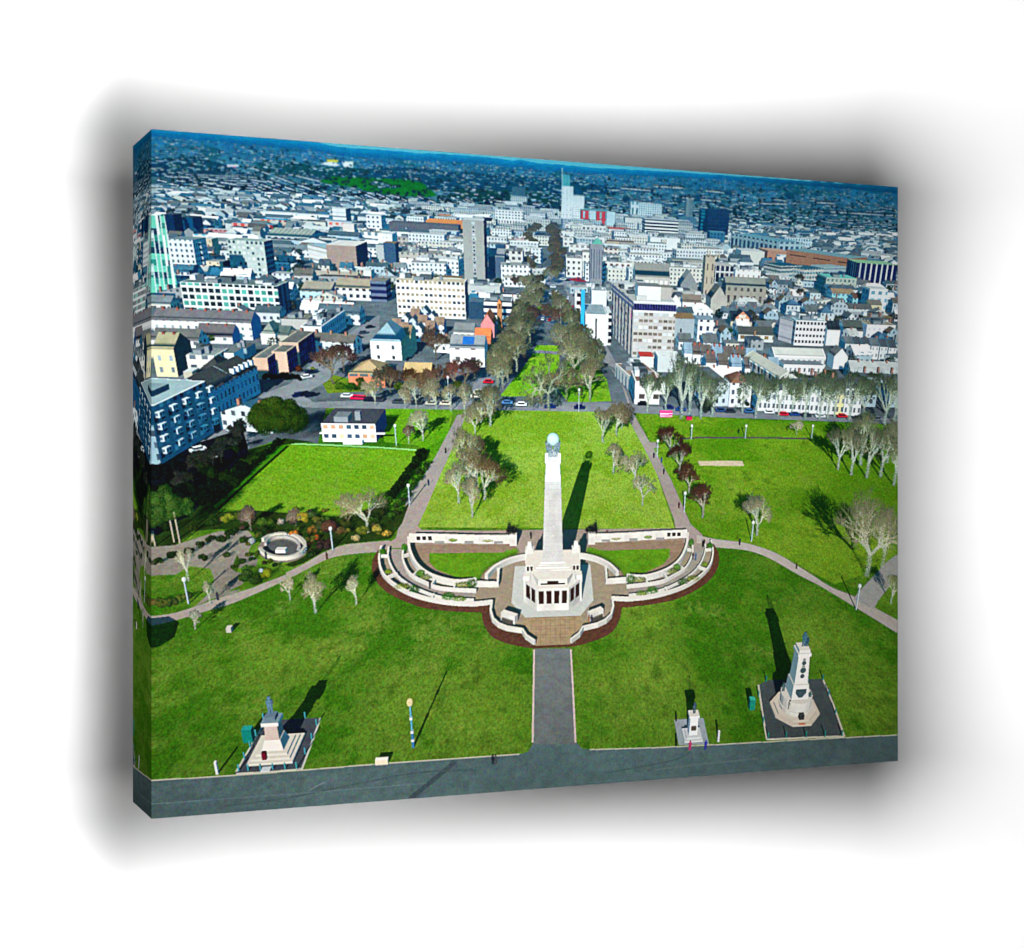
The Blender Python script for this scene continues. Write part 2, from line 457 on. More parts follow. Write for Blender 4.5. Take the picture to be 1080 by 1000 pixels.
def prism(base, z0, z1, col, idn, top=None, base2=None, topcol=None, shade=True):
    """closed ring of ground points (n,2) swept from z0 to z1; base2 = ring at the top (taper)"""
    a = np.asarray(base,float); b = a if base2 is None else np.asarray(base2,float); n = len(a)
    if np.sum(a[:,0]*np.roll(a[:,1],-1)-np.roll(a[:,0],-1)*a[:,1]) < 0: a = a[::-1]; b = b[::-1]
    A = np.c_[a,np.full(n,z0)]; B = np.c_[b,np.full(n,z1)]
    for i in range(n):
        j = (i+1)%n
        nn = np.cross(A[j]-A[i], B[i]-A[i]); L = np.linalg.norm(nn)
        if L < 1e-9: continue
        nn /= L; e = (A[j]-A[i])/max(np.linalg.norm(A[j]-A[i]),1e-9)
        c = col[i] if isinstance(col,list) else col
        poly3([A[i],A[j],B[j],B[i]], nn, c, idn, e, A[i])
    poly3(B, Zv, topcol if topcol is not None else (col if not callable(col) else wcol((220,220,215))), idn, np.array([1.,0,0]), B[0], np.array([0,1.,0]))
    if shade: gshadow(np.r_[A,B])

def lowwall(line, w, h, col, idn, topcol=None, z0=0.):
    """a low wall of width w and height h along a world polyline (n,2)"""
    g = np.asarray(line,float); d = np.gradient(g,axis=0); n = np.c_[-d[:,1],d[:,0]]; n /= np.linalg.norm(n,axis=1)[:,None]+1e-9
    l = g+n*w/2; r = g-n*w/2
    for i in range(len(g)-1):
        q = np.array([r[i],r[i+1],l[i+1],l[i]])
        if np.sum(q[:,0]*np.roll(q[:,1],-1)-np.roll(q[:,0],-1)*q[:,1]) < 0: q = q[::-1]
        prism(q, z0, z0+h, col, idn, topcol=topcol)
# =====================================================================
#  what the picture shows
# =====================================================================
# ---- ground of the town
ALB[:] = gcol((104,112,116))
n0 = fbm(GX*.02,GY*.02,3,1)[...,None]; n1 = fbm(GX*.16,GY*.16,3,2)[...,None]
ALB *= (.45+.7*n0+.7*(n1-.35))
far = np.clip((GY-900)/1400,0,1)[...,None]
ALB[:] = ALB*(1-far)+gcol((44,74,84))*(.5+n1)*far

GR_A, GR_B, GR_C = gcol((58,112,10)), gcol((108,146,40)), gcol((30,76,5))
id_lawn = newid('printed_lawn'); id_path = newid('printed_path'); id_road = newid('printed_road')
id_green = newid('printed_bowling_green'); id_bed = newid('printed_flower_bed'); id_pave = newid('printed_paving'); id_road2 = newid('printed_road'); id_road3 = newid('printed_road'); id_road4 = newid('printed_road'); id_road5 = newid('printed_road'); id_pv2 = newid('printed_paving'); id_pv3 = newid('printed_paving'); id_pv4 = newid('printed_paving'); id_pv5 = newid('printed_paving')
ASPH = gcol((88,108,109)); PATH = gcol((158,150,142))

# park ground
park = [(160,824),(160,560),(200,545),(262,474),(300,462),(335,468),(345,425),(400,425),(470,424),(490,430),(640,430),(668,434),(760,440),(860,442),(947,448),(947,776),(850,781),(760,786),(616,791),(555,795.5),(400,806),(250,818)]
grass(park, GR_A, GR_B, GR_C, id_lawn)
# bright far lawns
grass([(441,556),(452,521),(482,462),(490,434),(545,431),(640,432),(665,444),(693,500),(712,558)], gcol((116,156,34)), gcol((150,182,74)), gcol((88,134,22)), id_lawn, 2)
grass([(672,436),(760,441),(947,449),(947,580),(930,600),(880,616),(818,583),(760,569),(741,564),(729,554),(708,506),(690,474)], gcol((84,134,14)), gcol((122,160,36)), gcol((50,98,8)), id_lawn, 3)
# avenue lawn
grass([(527,418),(545,396),(556,382),(566,364),(590,364),(590,384),(584,398),(572,418)], gcol((108,166,18)), gcol((140,186,36)), gcol((70,120,10)), id_lawn, 4)
grass([(600,376),(624,380),(640,400),(645,423),(600,425),(588,410)], gcol((96,156,14)), gcol((124,170,30)), gcol((64,116,10)), id_lawn, 4)
grass([(404,428),(478,431),(474,452),(462,478),(440,470),(405,466)], gcol((88,150,14)), gcol((116,166,28)), gcol((40,90,8)), id_lawn, 5)
grass([(412,523),(444,475),(470,462),(448,505),(436,520),(420,540)], gcol((70,134,12)), gcol((96,150,20)), gcol((30,80,8)), id_lawn, 5)
grass([(338,400),(350,395),(392,405),(400,412),(345,415)], gcol((96,128,24)), gcol((120,140,40)), gcol((60,90,14)), id_lawn, 4)
# bowling green
grass([(217,535),(262,500),(285,466),(304,469),(230,536)], gcol((52,120,8)), gcol((72,140,14)), gcol((26,70,6)), id_lawn, 1)
grass([(304.5,469),(444,475.5),(432,492),(410,523),(398,533),(355,543),(265,538),(230,537)], gcol((100,150,20)), gcol((118,162,32)), gcol((84,136,14)), id_green, 1, stripe=(.85,1.5))
gline([(304,470),(268,502),(229,538)], .9, gcol((14,26,14)))
gline([(304,468),(350,469.5),(400,472),(444,475)], 1.0, gcol((150,205,130)))
gline([(444,475.5),(432,492),(410,523)], .35, gcol((60,70,30)))

# roads and paths
road_b = [(160,823.5),(250,818),(320,812.6),(400,806),(500,799),(548,795.6),(557,793),(562,785),(563,768),(606,768),(608,783),(613,789),(622,791),(700,788.6),(760,785.5),(850,780.5),(947,775.5),(947,806),(160,868)]
gpaint(road_b, ASPH, id_road, .22, .9, 2, patch=.20)
gline([(160,823.2),(250,817.6),(320,812.2),(400,805.6),(500,798.6),(548,795.2)], .22, gcol((196,192,170)), id_road)
gline([(622,790.6),(700,788.2),(760,785.1),(850,780.1),(947,775.1)], .22, gcol((196,192,170)), id_road)
gline([(432,843),(450,828),(470,812),(480,803)], .9, gcol((70,84,90)), id_road)
gline(curve([(236,850),(300,842),(380,826),(440,815),(500,812)],5), .3, gcol((78,94,96)), id_road)
gline(curve([(640,815),(690,806),(716,800),(728,793)],5), .25, gcol((80,96,98)), id_road)
gline(curve([(690,812),(740,806),(800,800)],5), .25, gcol((102,118,118)), id_road)
gline([(327,833),(336,828),(343,825)], .16, gcol((130,142,144)), id_road)
gline([(160,848),(300,838),(450,826)], .16, gcol((104,122,126)), id_road)
gpaint([(563,684),(602,684),(604,720),(607.5,785),(562,785),(563,720)], gcol((110,116,116)), id_path, .22, .8, 3, patch=.15)
gline([(563.3,685),(562.8,720),(561.8,783)], .32, gcol((205,186,176)), id_path)
gline([(602,685),(604,720),(607,783)], .32, gcol((205,186,176)), id_path)
lowp = curve([(160,660),(182.5,655),(212.5,646),(242,637.5),(270,626),(300,612.5),(322.5,601),(342.5,591),(362.5,585.5),(400,582)])
upp = curve([(160,650),(182,647),(205,640),(230,631),(250,625),(270,618.5),(295,607),(320,595),(342,582.5),(362.5,575),(382,572.5),(412,570)])
gpaint(np.r_[lowp,upp[::-1]], PATH, id_path, .14, .9, 1, patch=.12)
gpaint([(400,582),(382,573),(412,571),(417.5,567.5),(422,550),(432,530),(452,521),(440,554),(445,559),(540,560),(583,559),(615,560),(712,559),(729,553),(741,564),(741,575),(728,575),(720,572),(615,574),(540,574),(436,574),(428,578),(412,578)], gcol((156,142,136)), id_path, .14, .8, 2, patch=.12)
gpaint([(417.5,567.5),(431,520),(445,505),(460,480),(475,452),(482.5,437.5),(490,437),(490,442),(482,462),(475,477.5),(462.5,505),(447.5,540),(440,556)], gcol((150,142,136)), id_path, .12, .8, 1, patch=.16)
gpaint([(640,384),(655,402),(664,432),(664,444),(678.5,471),(693,500),(711,548),(712.6,560),(735,562),(729,554),(708,506),(690,474),(672.6,444),(667,432),(660,412),(648,392)], gcol((152,142,136)), id_path, .12, .8, 3, patch=.12)
cu = curve([(735,564),(741,565.5),(758.5,569),(788,573),(818,583),(847,600),(877,619),(901,629),(947,654)])
cl = curve([(735,575),(758.5,577.5),(788,580.5),(812,589),(841,605.5),(865,618),(895,636),(924.5,654),(947,668)])
gpaint(np.r_[cu,cl[::-1]], gcol((170,163,156)), id_path, .12, .9, 2, patch=.12)
gpaint([(947,584),(935,593),(905,625),(900,632),(922,642),(926,634),(947,608)], gcol((150,150,146)), id_path, .12, .9, 4)
gline([(716,463),(735,461.5),(800,461.5),(853,462.5)], 1.5, gcol((92,84,88)), id_path)
gpaint([(681,466),(692,466),(696,472),(688,473)], gcol((150,140,134)), id_path)
gpaint([(736,486),(783,486),(785,491.5),(738,491)], gcol((196,180,150)), id_bed, .2, 1.2)
# roads across the middle distance
gpaint([(160,470),(184,487),(205,470),(250,442),(277,416),(305,405),(330,382),(370,350),(400,332),(400,350),(380,370),(345,402),(320,416),(330,424),(400,422),(480,424),(560,424),(640,424),(680,428),(760,433),(947,441),(947,447),(760,440),(660,435),(560,433),(480,432),(330,430),(300,428),(275,445),(262,474),(205,520),(160,560)], gcol((128,131,134)), id_road2, .16, .4, 1, patch=.2)
gpaint([(482,432),(500,404),(520,372),(535,345),(545,325),(552,300),(556,280),(562,280),(558,300),(552,325),(543,345),(530,375),(511,410),(496,432)], gcol((128,130,136)), id_road3, .2, .3)
gpaint([(640,384),(626,372),(612,350),(604,330),(596,305),(588,280),(600,280),(606,300),(612,325),(624,345),(640,365),(655,392)], gcol((132,130,132)), id_road4, .2, .3)
gpaint([(556,282),(600,282),(606,300),(552,302)], gcol((136,140,148)), id_road5, .3, .3)
gline([(545,371),(570,371),(600,373)], 6., gcol((130,130,136)), id_road5)

# garden by the bowling green
gpaint([(160,577),(185,575),(215,565),(232,560),(262,560),(268,568),(262,582),(272,590),(270,597),(245,600),(252,604),(261,607),(260,618),(245,627),(222,632),(214,636),(205,640),(220,626),(226,612),(222,600),(200,597),(185,606),(160,607)], gcol((132,128,118)), id_path, .2, .9, 3, patch=.2)
gpaint([(160,500),(200,478),(262,474),(285,468),(300,462),(330,466),(300,469),(284,470),(262,502),(225,534),(232,540),(265,538),(300,541),(360,545),(398,534),(420,540),(432,530),(424,552),(412,568),(382,572),(362,574),(342,581),(320,594),(308,598),(300,596),(322,586),(326,572),(310,562),(282,566),(262,560),(232,558),(205,560),(185,575),(160,577)], gcol((40,62,22)), id_bed, .35, .5, 2)
gpaint([(160,480),(200,470),(256,452),(262,474),(222,520),(200,545),(160,560)], gcol((20,26,34)), id_bed, .4, .4, 2)
gpaint([(250,585),(254,592),(250,604),(244,600)], gcol((60,90,20)), id_bed)
gpaint([(262,596),(300,601),(302,606),(268,619),(240,624),(256,616),(262,606)], gcol((70,110,20)), id_bed, .3, .7)
# round pool terrace
ell = lambda cx,cy,rx,ry,n=40,a0=0,a1=6.2832: [(cx+rx*math.cos(a),cy-ry*math.sin(a)) for a in np.linspace(a0,a1,n)]
gpaint(ell(298,579,26,14.5), gcol((120,114,104)), id_pv5, .15, .8)
gpaint(ell(297,579,18,9.5), gcol((84,88,88)), id_pv5, .2, .8)
idp = newid('printed_garden_terrace', 'round garden terrace inside a pale curved wall')
lowwall(GL(curve(ell(298,578,24,12.5,14,-2.9,2.6),4))[:,:2], .7, .9, wcol((226,220,204)), idp)
lowwall(GL(curve(ell(298,577,18,9.5,10,-.3,3.0),4))[:,:2], .5, .7, wcol((200,196,186)), idp)
small(G(297,582), (1,0,0),(0,1,0), 2.2,1.4,.8,0, wcol((230,228,220)), gcol((190,190,185)), idp)

# ---- memorial terrace -------------------------------------------------
def mir(l): 
    l = np.asarray(l,float).copy(); l[:,0] *= -1; return l
def gl2(p): return GL(p)[:,:2]
def wpaint(poly, col, idn, **k):
    gpaint(poly, col, idn, world=True, **k)
id_mem = newid('printed_war_memorial', 'white stone obelisk with a pale green globe and bronze name panels')
id_twall = newid('printed_terrace_wall', 'white curved terrace walls with planters round the obelisk')
oW = gl2(curve([(398.7,580),(392.5,592.5),(394,607.5),(402.5,620),(417.5,630),(442.5,640),(467.5,644),(500,646),(507.5,646),(508.5,652),(511,660),(520,672.5),(540,680),(562.5,684)],4))
full = np.r_[oW, mir(oW)[::-1]]
wpaint(full, gcol((92,62,50)), id_bed, var=.35, sc=1.6)
wl = gl2(curve([(402.5,579),(400,592.5),(404,607.5),(417.5,620),(437.5,630),(467.5,637),(497.5,639),(519,637)],4))
wl2 = gl2([(519,637),(517.5,647.5),(520,656),(526,661.5),(535,665),(551,667.5),(555,674),(564,680)])
inner = np.r_[wl, wl2]
wpaint(np.r_[inner, mir(inner)[::-1]], gcol((148,136,118)), id_pave, var=.16, sc=.9)
# paved joints of the front court
wpaint(np.r_[gl2([(553,645),(551,668),(565,681)]), mir(gl2([(553,645),(551,668),(565,681)]))[::-1]], gcol((160,140,112)), id_pave, var=.22, sc=1.5)
for yy in np.arange(121,133,1.0): wpaint([(-4.6,yy),(4.6,yy),(4.6,yy+.1),(-4.6,yy+.1)], gcol((128,112,92)), id_pave, var=.1)
for xx in np.arange(-4.5,4.6,1.0): wpaint([(xx,120.5),(xx+.08,120.5),(xx+.08,133),(xx,133)], gcol((132,116,96)), id_pave, var=.1)
# ring path
rg = gl2(curve([(410,579),(410,592),(417.5,607),(430,617.5),(447.5,626),(467.5,632),(500,634.5)],4)); ri = gl2(curve([(426,580),(425,592.5),(432.5,607.5),(447.5,616),(465,622.5),(502.5,625)],4))
for s in (0,1):
    q = np.r_[rg, ri[::-1]]; wpaint(mir(q) if s else q, gcol((150,142,134)), id_path, var=.12, sc=.8)
for s in (0,1):
    q = gl2([(430,561),(583,558.5),(583,586),(556,586),(540,582),(540,574),(430,575)]); wpaint(mir(q) if s else q, gcol((152,140,130)), id_path, var=.14, sc=.8)
# sunk inner lawns and dark beds
fl = gl2([(436,574),(542,574),(552,586),(520,598),(504,614),(480,616),(455,611),(440,600),(433,586)])
lw = [(452.5,583.5),(542,582.5),(530,590),(514,599),(505,606),(500,610.5),(480,608.5),(460,600.5),(452.5,592.5)]
for s in (0,1):
    wpaint(mir(fl) if s else fl, gcol((140,122,104)), id_pave, var=.2, sc=.9)
    wpaint(gl2([(436,566),(540,565),(540,574),(436,575)]) if not s else mir(gl2([(436,566),(540,565),(540,574),(436,575)])), gcol((150,134,118)), id_pave, var=.2, sc=.9)
def wgrass(poly, a,b,c,idn,k):
    px,py,_ = proj(np.c_[poly,np.zeros(len(poly))]); r = pmask(px,py)
    y0,y1,x0,x1,m = r; gx = GX[y0:y1,x0:x1][m]; gy = GY[y0:y1,x0:x1][m]
    w = fbm(gx*.5,gy*.5,3,k)[:,None]; n3 = fbm(gx*3,gy*2,2,k)[:,None]
    ALB[y0:y1,x0:x1][m] = (a*(1-w)+b*w)*(.7+.6*n3); IDB[y0:y1,x0:x1][m] = idn
for s in (0,1):
    g = gl2(lw); wgrass(mir(g) if s else g, gcol((70,126,14)), gcol((104,152,24)), 0, id_lawn, 2)
WHT = wall_sh(wcol((226,223,214)), None, dirt=.22, seed=9); WTOP = gcol((212,207,196))
def bothsides(f):
    f(lambda a: np.asarray(a,float)); f(mir)
def memwalls(M):
    # outer wall with planters
    lowwall(M(wl), .42, .9, WHT, id_twall, WTOP); lowwall(M(wl2), .45, .95, WHT, id_twall, WTOP)
    lowwall(M(rg), .35, .6, WHT, id_twall, WTOP)
    lowwall(M(ri), .42, .8, WHT, id_twall, WTOP)
    hi = gl2(curve([(431,571),(432.5,585),(440,600),(455,611),(480,617.5),(502.5,615.5)],4))
    lowwall(M(hi), .6, 1.3, WHT, id_twall, WTOP)
    # cross walls between the planters
    for a,b in (((402,588),(410,588)),((408,611),(419,607)),((430,627),(436,621)),((455,635),(458,629)),((484,638.5),(485,633.5)),((426,588),(433,586)),((436,609),(443,603)),((455,619),(460,613)),((478,624),(481,618))):
        lowwall(M(gl2([a,b])), .4, .7, WHT, id_twall, WTOP)
    # back wall
    lowwall(M(gl2([(432,571.5),(470,572),(505,573),(540,573)])), .6, 2.0, WHT, id_twall, WTOP)
    p = gl2([(541.5,574)])[0]
    prism(M(np.array([[p[0]-.9,p[1]-.8],[p[0]+.9,p[1]-.8],[p[0]+.9,p[1]+.9],[p[0]-.9,p[1]+.9]])), 0, 2.7, WHT, id_twall, topcol=WTOP)
    # curved inner wall
    lowwall(M(gl2(curve([(556,590),(548,591),(535,595),(522,602),(513,611)],4))), .75, 1.2, WHT, id_twall, WTOP)
    lowwall(M(gl2([(526,604),(525,619),(500,618.5)])), .6, 1.2, WHT, id_twall, WTOP)
bothsides(memwalls)
# plaques on the back wall
for M in (lambda a:np.asarray(a,float), mir):
    for k in range(3):
        p = gl2([(442+k*6.0,572)])[0]
        q = M(np.array([[p[0]-.45,p[1]-.36],[p[0]+.45,p[1]-.36]])); x = sorted(q[:,0])
        poly3([(x[0],q[0,1],.7),(x[1],q[0,1],.7),(x[1],q[0,1],1.7),(x[0],q[0,1],1.7)], np.array([0,-1.,0]), wcol((50,34,30)), id_twall)
    for k in range(3):
        p = gl2([(464+k*31,573.5)])[0]
        q = M(np.array([[p[0]-1.1,p[1]-.4],[p[0]+1.1,p[1]-.4]])); x = sorted(q[:,0])
        poly3([(x[0],q[0,1],.2),(x[1],q[0,1],.2),(x[1],q[0,1],.9),(x[0],q[0,1],.9)], np.array([0,-1.,0]), wcol((150,150,146)), id_twall)

# --- obelisk. centre at X=0, Y=YO
YO = 141.
def rect(cx,cy,w,d): return np.array([[cx-w/2,cy-d/2],[cx+w/2,cy-d/2],[cx+w/2,cy+d/2],[cx-w/2,cy+d/2]])
def hz(y,Y):
    u,v = P(583,y); dx,dy,dz = rays(u,v); return CH+dz*Y/dy
PLAT = gcol((186,190,184))
wpaint(np.array([[-5.8,130.2],[5.8,130.2],[9.0,135.8],[9.0,151],[-9.0,151],[-9.0,135.8]]), PLAT, id_pave, var=.08, sc=.8)
STN = wcol((250,249,244))
def stone(seed=0, c=(228,226,218), d=.26):
    return wall_sh(wcol(c), None, dirt=d, seed=seed)
BR = wcol((58,34,28))
FY = 132.5; Z1 = hz(620.5,FY); PB,PT = hz(636.5,FY),hz(623,FY); NY = np.array([0,-1.,0])
body = np.array([[-3.4,FY],[3.4,FY],[6.1,FY+3.4],[6.1,147],[-6.1,147],[-6.1,FY+3.4]])
prism(body, 0, Z1, stone(1), id_mem, topcol=WTOP)
fy = FY-.05
for k in range(4):
    x = -2.45+k*1.63
    poly3([(x-.56,fy,PB),(x+.56,fy,PB),(x+.56,fy,PT),(x-.56,fy,PT)], NY, BR, id_mem)
for sx in (-1,1):
    e = np.array([2.7*sx,3.4,0]); L = np.linalg.norm(e); e /= L; nn = np.array([e[1]*sx,-e[0]*sx,0]); nn /= np.linalg.norm(nn)
    if nn[1] > 0: nn = -nn
    o = np.array([3.4*sx,FY,0])+nn*.05
    for k in range(2):
        a = o+e*(.5+k*1.85); b = a+e*1.35
        q = [a+Zv*PB,b+Zv*PB,b+Zv*PT,a+Zv*PT]
        poly3(q if sx > 0 else q[::-1], nn, BR, id_mem, nl=.8)
    # end blocks and scrolls on the lower body
    prism(rect(5.7*sx,FY+4.2,1.3,1.9), 0, Z1+.9, stone(8), id_mem, topcol=WTOP)
    prism(rect(4.2*sx,FY+3.2,1.5,2.6), Z1, Z1+1.3, stone(8), id_mem, base2=rect(4.2*sx,FY+4.2,1.1,1.0), topcol=WTOP)
    # flanking wings with panels and lion pylons
    prism(rect(5.1*sx,142.6,1.7,6.0), 0, 6.2, stone(7), id_mem, topcol=WTOP)
    for k in range(3):
        y = 140.2+k*1.8; x = 5.97*sx
        poly3([(x,y,2.6),(x,y+1.3,2.6),(x,y+1.3,5.2),(x,y,5.2)], np.array([sx,0,0.]), BR, id_mem, nl=.5)
    for k in range(2):
        x0_ = sorted((sx*(4.4+k*.8),sx*(4.95+k*.8))); poly3([(x0_[0],139.55,Z1+.1),(x0_[1],139.55,Z1+.1),(x0_[1],139.55,6.0),(x0_[0],139.55,6.0)], NY, BR, id_mem)
    prism(rect(5.3*sx,145.6,1.9,2.0), 0, 7.0, stone(6), id_mem, topcol=WTOP)
    prism(rect(5.3*sx,145.6,1.3,1.6), 7.0, 8.4, stone(6), id_mem, base2=rect(5.3*sx,145.6,.8,.9), topcol=WTOP)
Y2 = 133.7; Z2 = max(Z1+1.2, hz(610.5,Y2))
prism(np.array([[-3.1,Y2],[3.1,Y2],[4.4,Y2+2.4],[4.4,146],[-4.4,146],[-4.4,Y2+2.4]]), Z1, Z2, stone(2), id_mem, topcol=WTOP)
zb,zt = max(Z1+.15,hz(619.5,Y2)),hz(612.6,Y2); q2 = Y2-.06
poly3([(-2.6,q2,zb),(2.6,q2,zb),(2.6,q2,zt-.45),(1.2,q2,zt-.45),(1.2,q2,zt),(-1.2,q2,zt),(-1.2,q2,zt-.45),(-2.6,q2,zt-.45)], NY, BR, id_mem)
ZS = hz(597,YO-2.25)
zz = Z2; st_ = max(.3,(ZS-Z2)/4)
for i,(w,dz_) in enumerate(((8.2,st_),(7.2,st_),(6.2,st_),(5.3,st_))):
    prism(rect(0,YO,w,w), zz, zz+dz_, stone(3+i,(250,249,244) if i%2 else (232,232,228)), id_mem, topcol=WTOP); zz += dz_
ZS = max(ZS,zz-.2); ZT = hz(489,YO-1.55); print('mem', Z1, Z2, zb, zt, ZS, ZT)
sh = wall_sh(wcol((205,205,202)), None, dirt=.18, seed=4)
def shaft(s,q):
    c = sh(s,q); c = c*np.where(np.abs((q/1.1)-np.floor(q/1.1)) < .07, .86, 1.)[:,None]
    return c*(1+.12*(noise(np.floor(s/1.4)*3.1,np.floor(q/1.1)*5.3,3)-.5))[:,None]
prism(rect(0,YO,4.5,4.5), ZS, ZT-3, shaft, id_mem, base2=rect(0,YO,3.3,3.3), topcol=WTOP)
for f_ in (.04,.12,.30,.45,.62,.78,.88):           # carved wreaths and ships, pale
    for k in range(2):
        z = ZS+(ZT-3-ZS)*f_; x = rng.uniform(-.8,.8); w = rng.uniform(.15,.5); z += rng.uniform(-.5,.5)
        y = YO-2.25+(z-ZS)/(ZT-3-ZS)*.6-.08
        poly3([(x-w/2,y,z),(x+w/2,y,z),(x+w/2,y,z+.25),(x-w/2,y,z+.25)], NY, WHT, id_mem)
prism(rect(0,YO,3.35,3.35), ZT-3.6, ZT-.6, stone(5,(248,247,242),.16), id_mem, base2=rect(0,YO,2.9,2.9), topcol=WTOP)
prism(rect(0,YO,3.0,3.0), ZT-.6, ZT+.5, stone(5,(244,243,240),.2), id_mem, base2=rect(0,YO,2.7,2.7), topcol=WTOP)
for sx in (-1,1): prism(rect(1.3*sx,YO-1.1,.7,.7), ZT, ZT+1.9, stone(6), id_mem, topcol=WTOP)
prism(rect(0,YO,2.0,2.0), ZT+.5, ZT+2.0, stone(6,(206,208,208),.35), id_mem, base2=rect(0,YO,1.5,1.5), topcol=WTOP)
GZ = hz(463.2,YO)
for sx,dy in ((-1.1,-.3),(1.1,-.3),(-.45,-1),(.5,-1)):      # figures holding the globe
    k = 1500; t = rng.random(k); a_ = rng.uniform(0,6.28,k)
    rr = .38*(1-.25*t)
    pt = np.c_[.75*sx+.45*sx*t+rr*np.cos(a_), YO+.75*dy+rr*np.sin(a_), ZT+1.2+t*(GZ-ZT-1.6)]
    splat(pt, np.tile(wcol((150,164,172)),(k,1))*rng.uniform(.35,1.5,(k,1)), np.clip(.5-.4*np.sin(a_)+rng.normal(0,.2,k),.05,1), id_mem, shadow=.06)
n = 14000; v = rng.normal(0,1,(n,3)); v /= np.linalg.norm(v,axis=1)[:,None]
splat(v*1.18+np.array([0,YO,GZ]), np.tile(wcol((206,238,230)),(n,1)), np.clip(v@SUNV*.75+.2,.08,1).astype(np.float32), id_mem, shadow=.05, size=2)
# two seats and small dark groups on the piers, wall seats
for sx,M in ((1,lambda a:np.asarray(a,float)),(-1,mir)):
    id_s = newid('printed_statue','dark bronze group on a white pier behind the obelisk')
    p = gl2([(541.5,574)])[0]; cx,cy = M(np.array([[p[0],p[1]]]))[0]
    nn_ = 2600; q = rng.normal(0,1,(nn_,3))*np.array([.75,.4,.55])+np.array([cx,cy,3.5])
    q[:500] = np.array([cx+.9*sx*-1,cy,4.4])+rng.normal(0,1,(500,3))*np.array([.25,.2,.7]); q[500:700] = np.array([cx-1.2,cy,3.4])+rng.normal(0,.25,(200,3))
    splat(q, np.tile(wcol((46,50,52)),(nn_,1))*rng.uniform(.4,1.4,(nn_,1)), rng.uniform(.1,.8,nn_), id_s, shadow=.05)
    # entrance seats in front of the platform
    s0 = M(gl2([(537,655)]))[0]
    ex_ = np.array([.86,-.5*sx,0]) ; ey_ = np.array([.5*sx,.86,0])
    prism(np.array([s0+(ex_*a+ey_*b)[:2] for a,b in ((-1.7,-.5),(1.7,-.5),(1.7,.7),(-1.7,.7))]), 0, 1.7, WHT, id_twall, topcol=WTOP)
    prism(np.array([s0+(ex_*a+ey_*b)[:2] for a,b in ((-1.3,-.9),(1.3,-.9),(1.3,-.5),(-1.3,-.5))]), 0, .8, wcol((90,84,80)), id_twall, topcol=gcol((120,112,104)))
# planting in the terrace
for M in (lambda a:np.asarray(a,float), mir):
    for x,y,r_,h_,c in ((404,587,4,7,(60,120,20)),(427,583,3.5,9,(66,130,24)),(437,627,6,8,(46,100,22)),(444,609,5,6,(90,140,40)),(473,634,7,7,(60,130,20)),(485,636,7,4,(120,150,50)),(498,621,6,9,(50,110,24)),(425,622,8,3,(140,150,60)),(410,607,4,4,(120,140,50)),(450,612,8,3,(130,140,80)),(488,620,8,3,(140,140,70)),(478,573,5,3,(120,150,60)),(515,573,7,3,(150,150,90))):
        g = GL([(x,y)])[0]; 
        gg = M(np.array([[g[0],g[1]]]))[0]
        k = 900; q = rng.normal(0,1,(k,3)); q /= np.linalg.norm(q,axis=1)[:,None]
        s = .21*r_; pt = q*np.array([s,s*.7,h_*.12])*rng.uniform(.5,1.05,(k,1))+np.array([gg[0],gg[1],.7+h_*.06])
        splat(pt, np.tile(wcol(c),(k,1))*rng.uniform(.7,1.4,(k,1)), np.clip(q@SUNV*.6+.35+rng.normal(0,.1,k),.05,1), id_bed, shadow=.05)
    # clipped hedge along the inner lawn
    hc = gl2(curve([(544,584),(532,588),(518,595),(508,603),(502,612)],6)); k = 9000
    i = rng.integers(0,len(hc)-1,k); t = rng.random(k)[:,None]; c = hc[i]*(1-t)+hc[i+1]*t
    pt = np.c_[c+rng.uniform(-.75,.75,(k,2)), rng.uniform(0,1.1,k)]; pt[:,:2] = M(pt[:,:2])
    splat(pt, np.tile(wcol((96,150,26)),(k,1))*rng.uniform(.6,1.4,(k,1)), np.clip(.25+.6*(pt[:,2]/1.1)+rng.normal(0,.1,k),.05,1), id_bed, shadow=.03)

# ---- right-hand monument, statue, small memorial ------------------------
id_arm = newid('printed_monument','tall pale stone monument with a bronze figure on top, on a round stepped base')
gq = [(800,722),(812,717),(868,716),(876,730),(891,777),(808,780)]
gpaint(gq, gcol((74,82,84)), id_pv2, .2, 1.)
gline([(800,722),(804,750),(809,780)], .35, gcol((196,190,172)), id_pv2); gline([(809,780),(850,778),(890,776.5)], .4, gcol((200,194,176)), id_pv2); gline([(868,716),(880,745),(891,777)], .35, gcol((196,190,172)), id_pv2)
cx,cy = G(838,748)[:2]
def ngon(cx,cy,r,n,a0=0.,sy=1.): return np.array([[cx+r*math.cos(a0+6.2832*i/n),cy+sy*r*math.sin(a0+6.2832*i/n)] for i in range(n)])
LIM = (214,206,190)
prism(ngon(cx,cy,4.6,8,.39), 0, .35, wcol((226,214,196)), id_arm, topcol=gcol((206,192,172)))
prism(ngon(cx,cy,3.9,8,.39), .35, .7, wcol((226,214,196)), id_arm, topcol=gcol((214,202,184)))
prism(ngon(cx,cy,2.9,20), .7, 3.3, wall_sh(wcol((232,228,218)),None,dirt=.12), id_arm, topcol=gcol((214,208,196)))
prism(ngon(cx,cy,3.1,20), 1.3, 1.55, wcol((240,236,226)), id_arm, topcol=gcol((214,208,196)), shade=False)
prism(rect(cx,cy,3.4,3.6), 1.0, 6.0, wall_sh(wcol((240,236,228)),None,dirt=.1,seed=3), id_arm, base2=rect(cx,cy,2.9,3.1), topcol=WTOP)
prism(rect(cx,cy,2.5,2.7), 6.0, 11.2, wall_sh(wcol((240,236,228)),None,dirt=.1,seed=4), id_arm, base2=rect(cx,cy,2.05,2.2), topcol=WTOP)
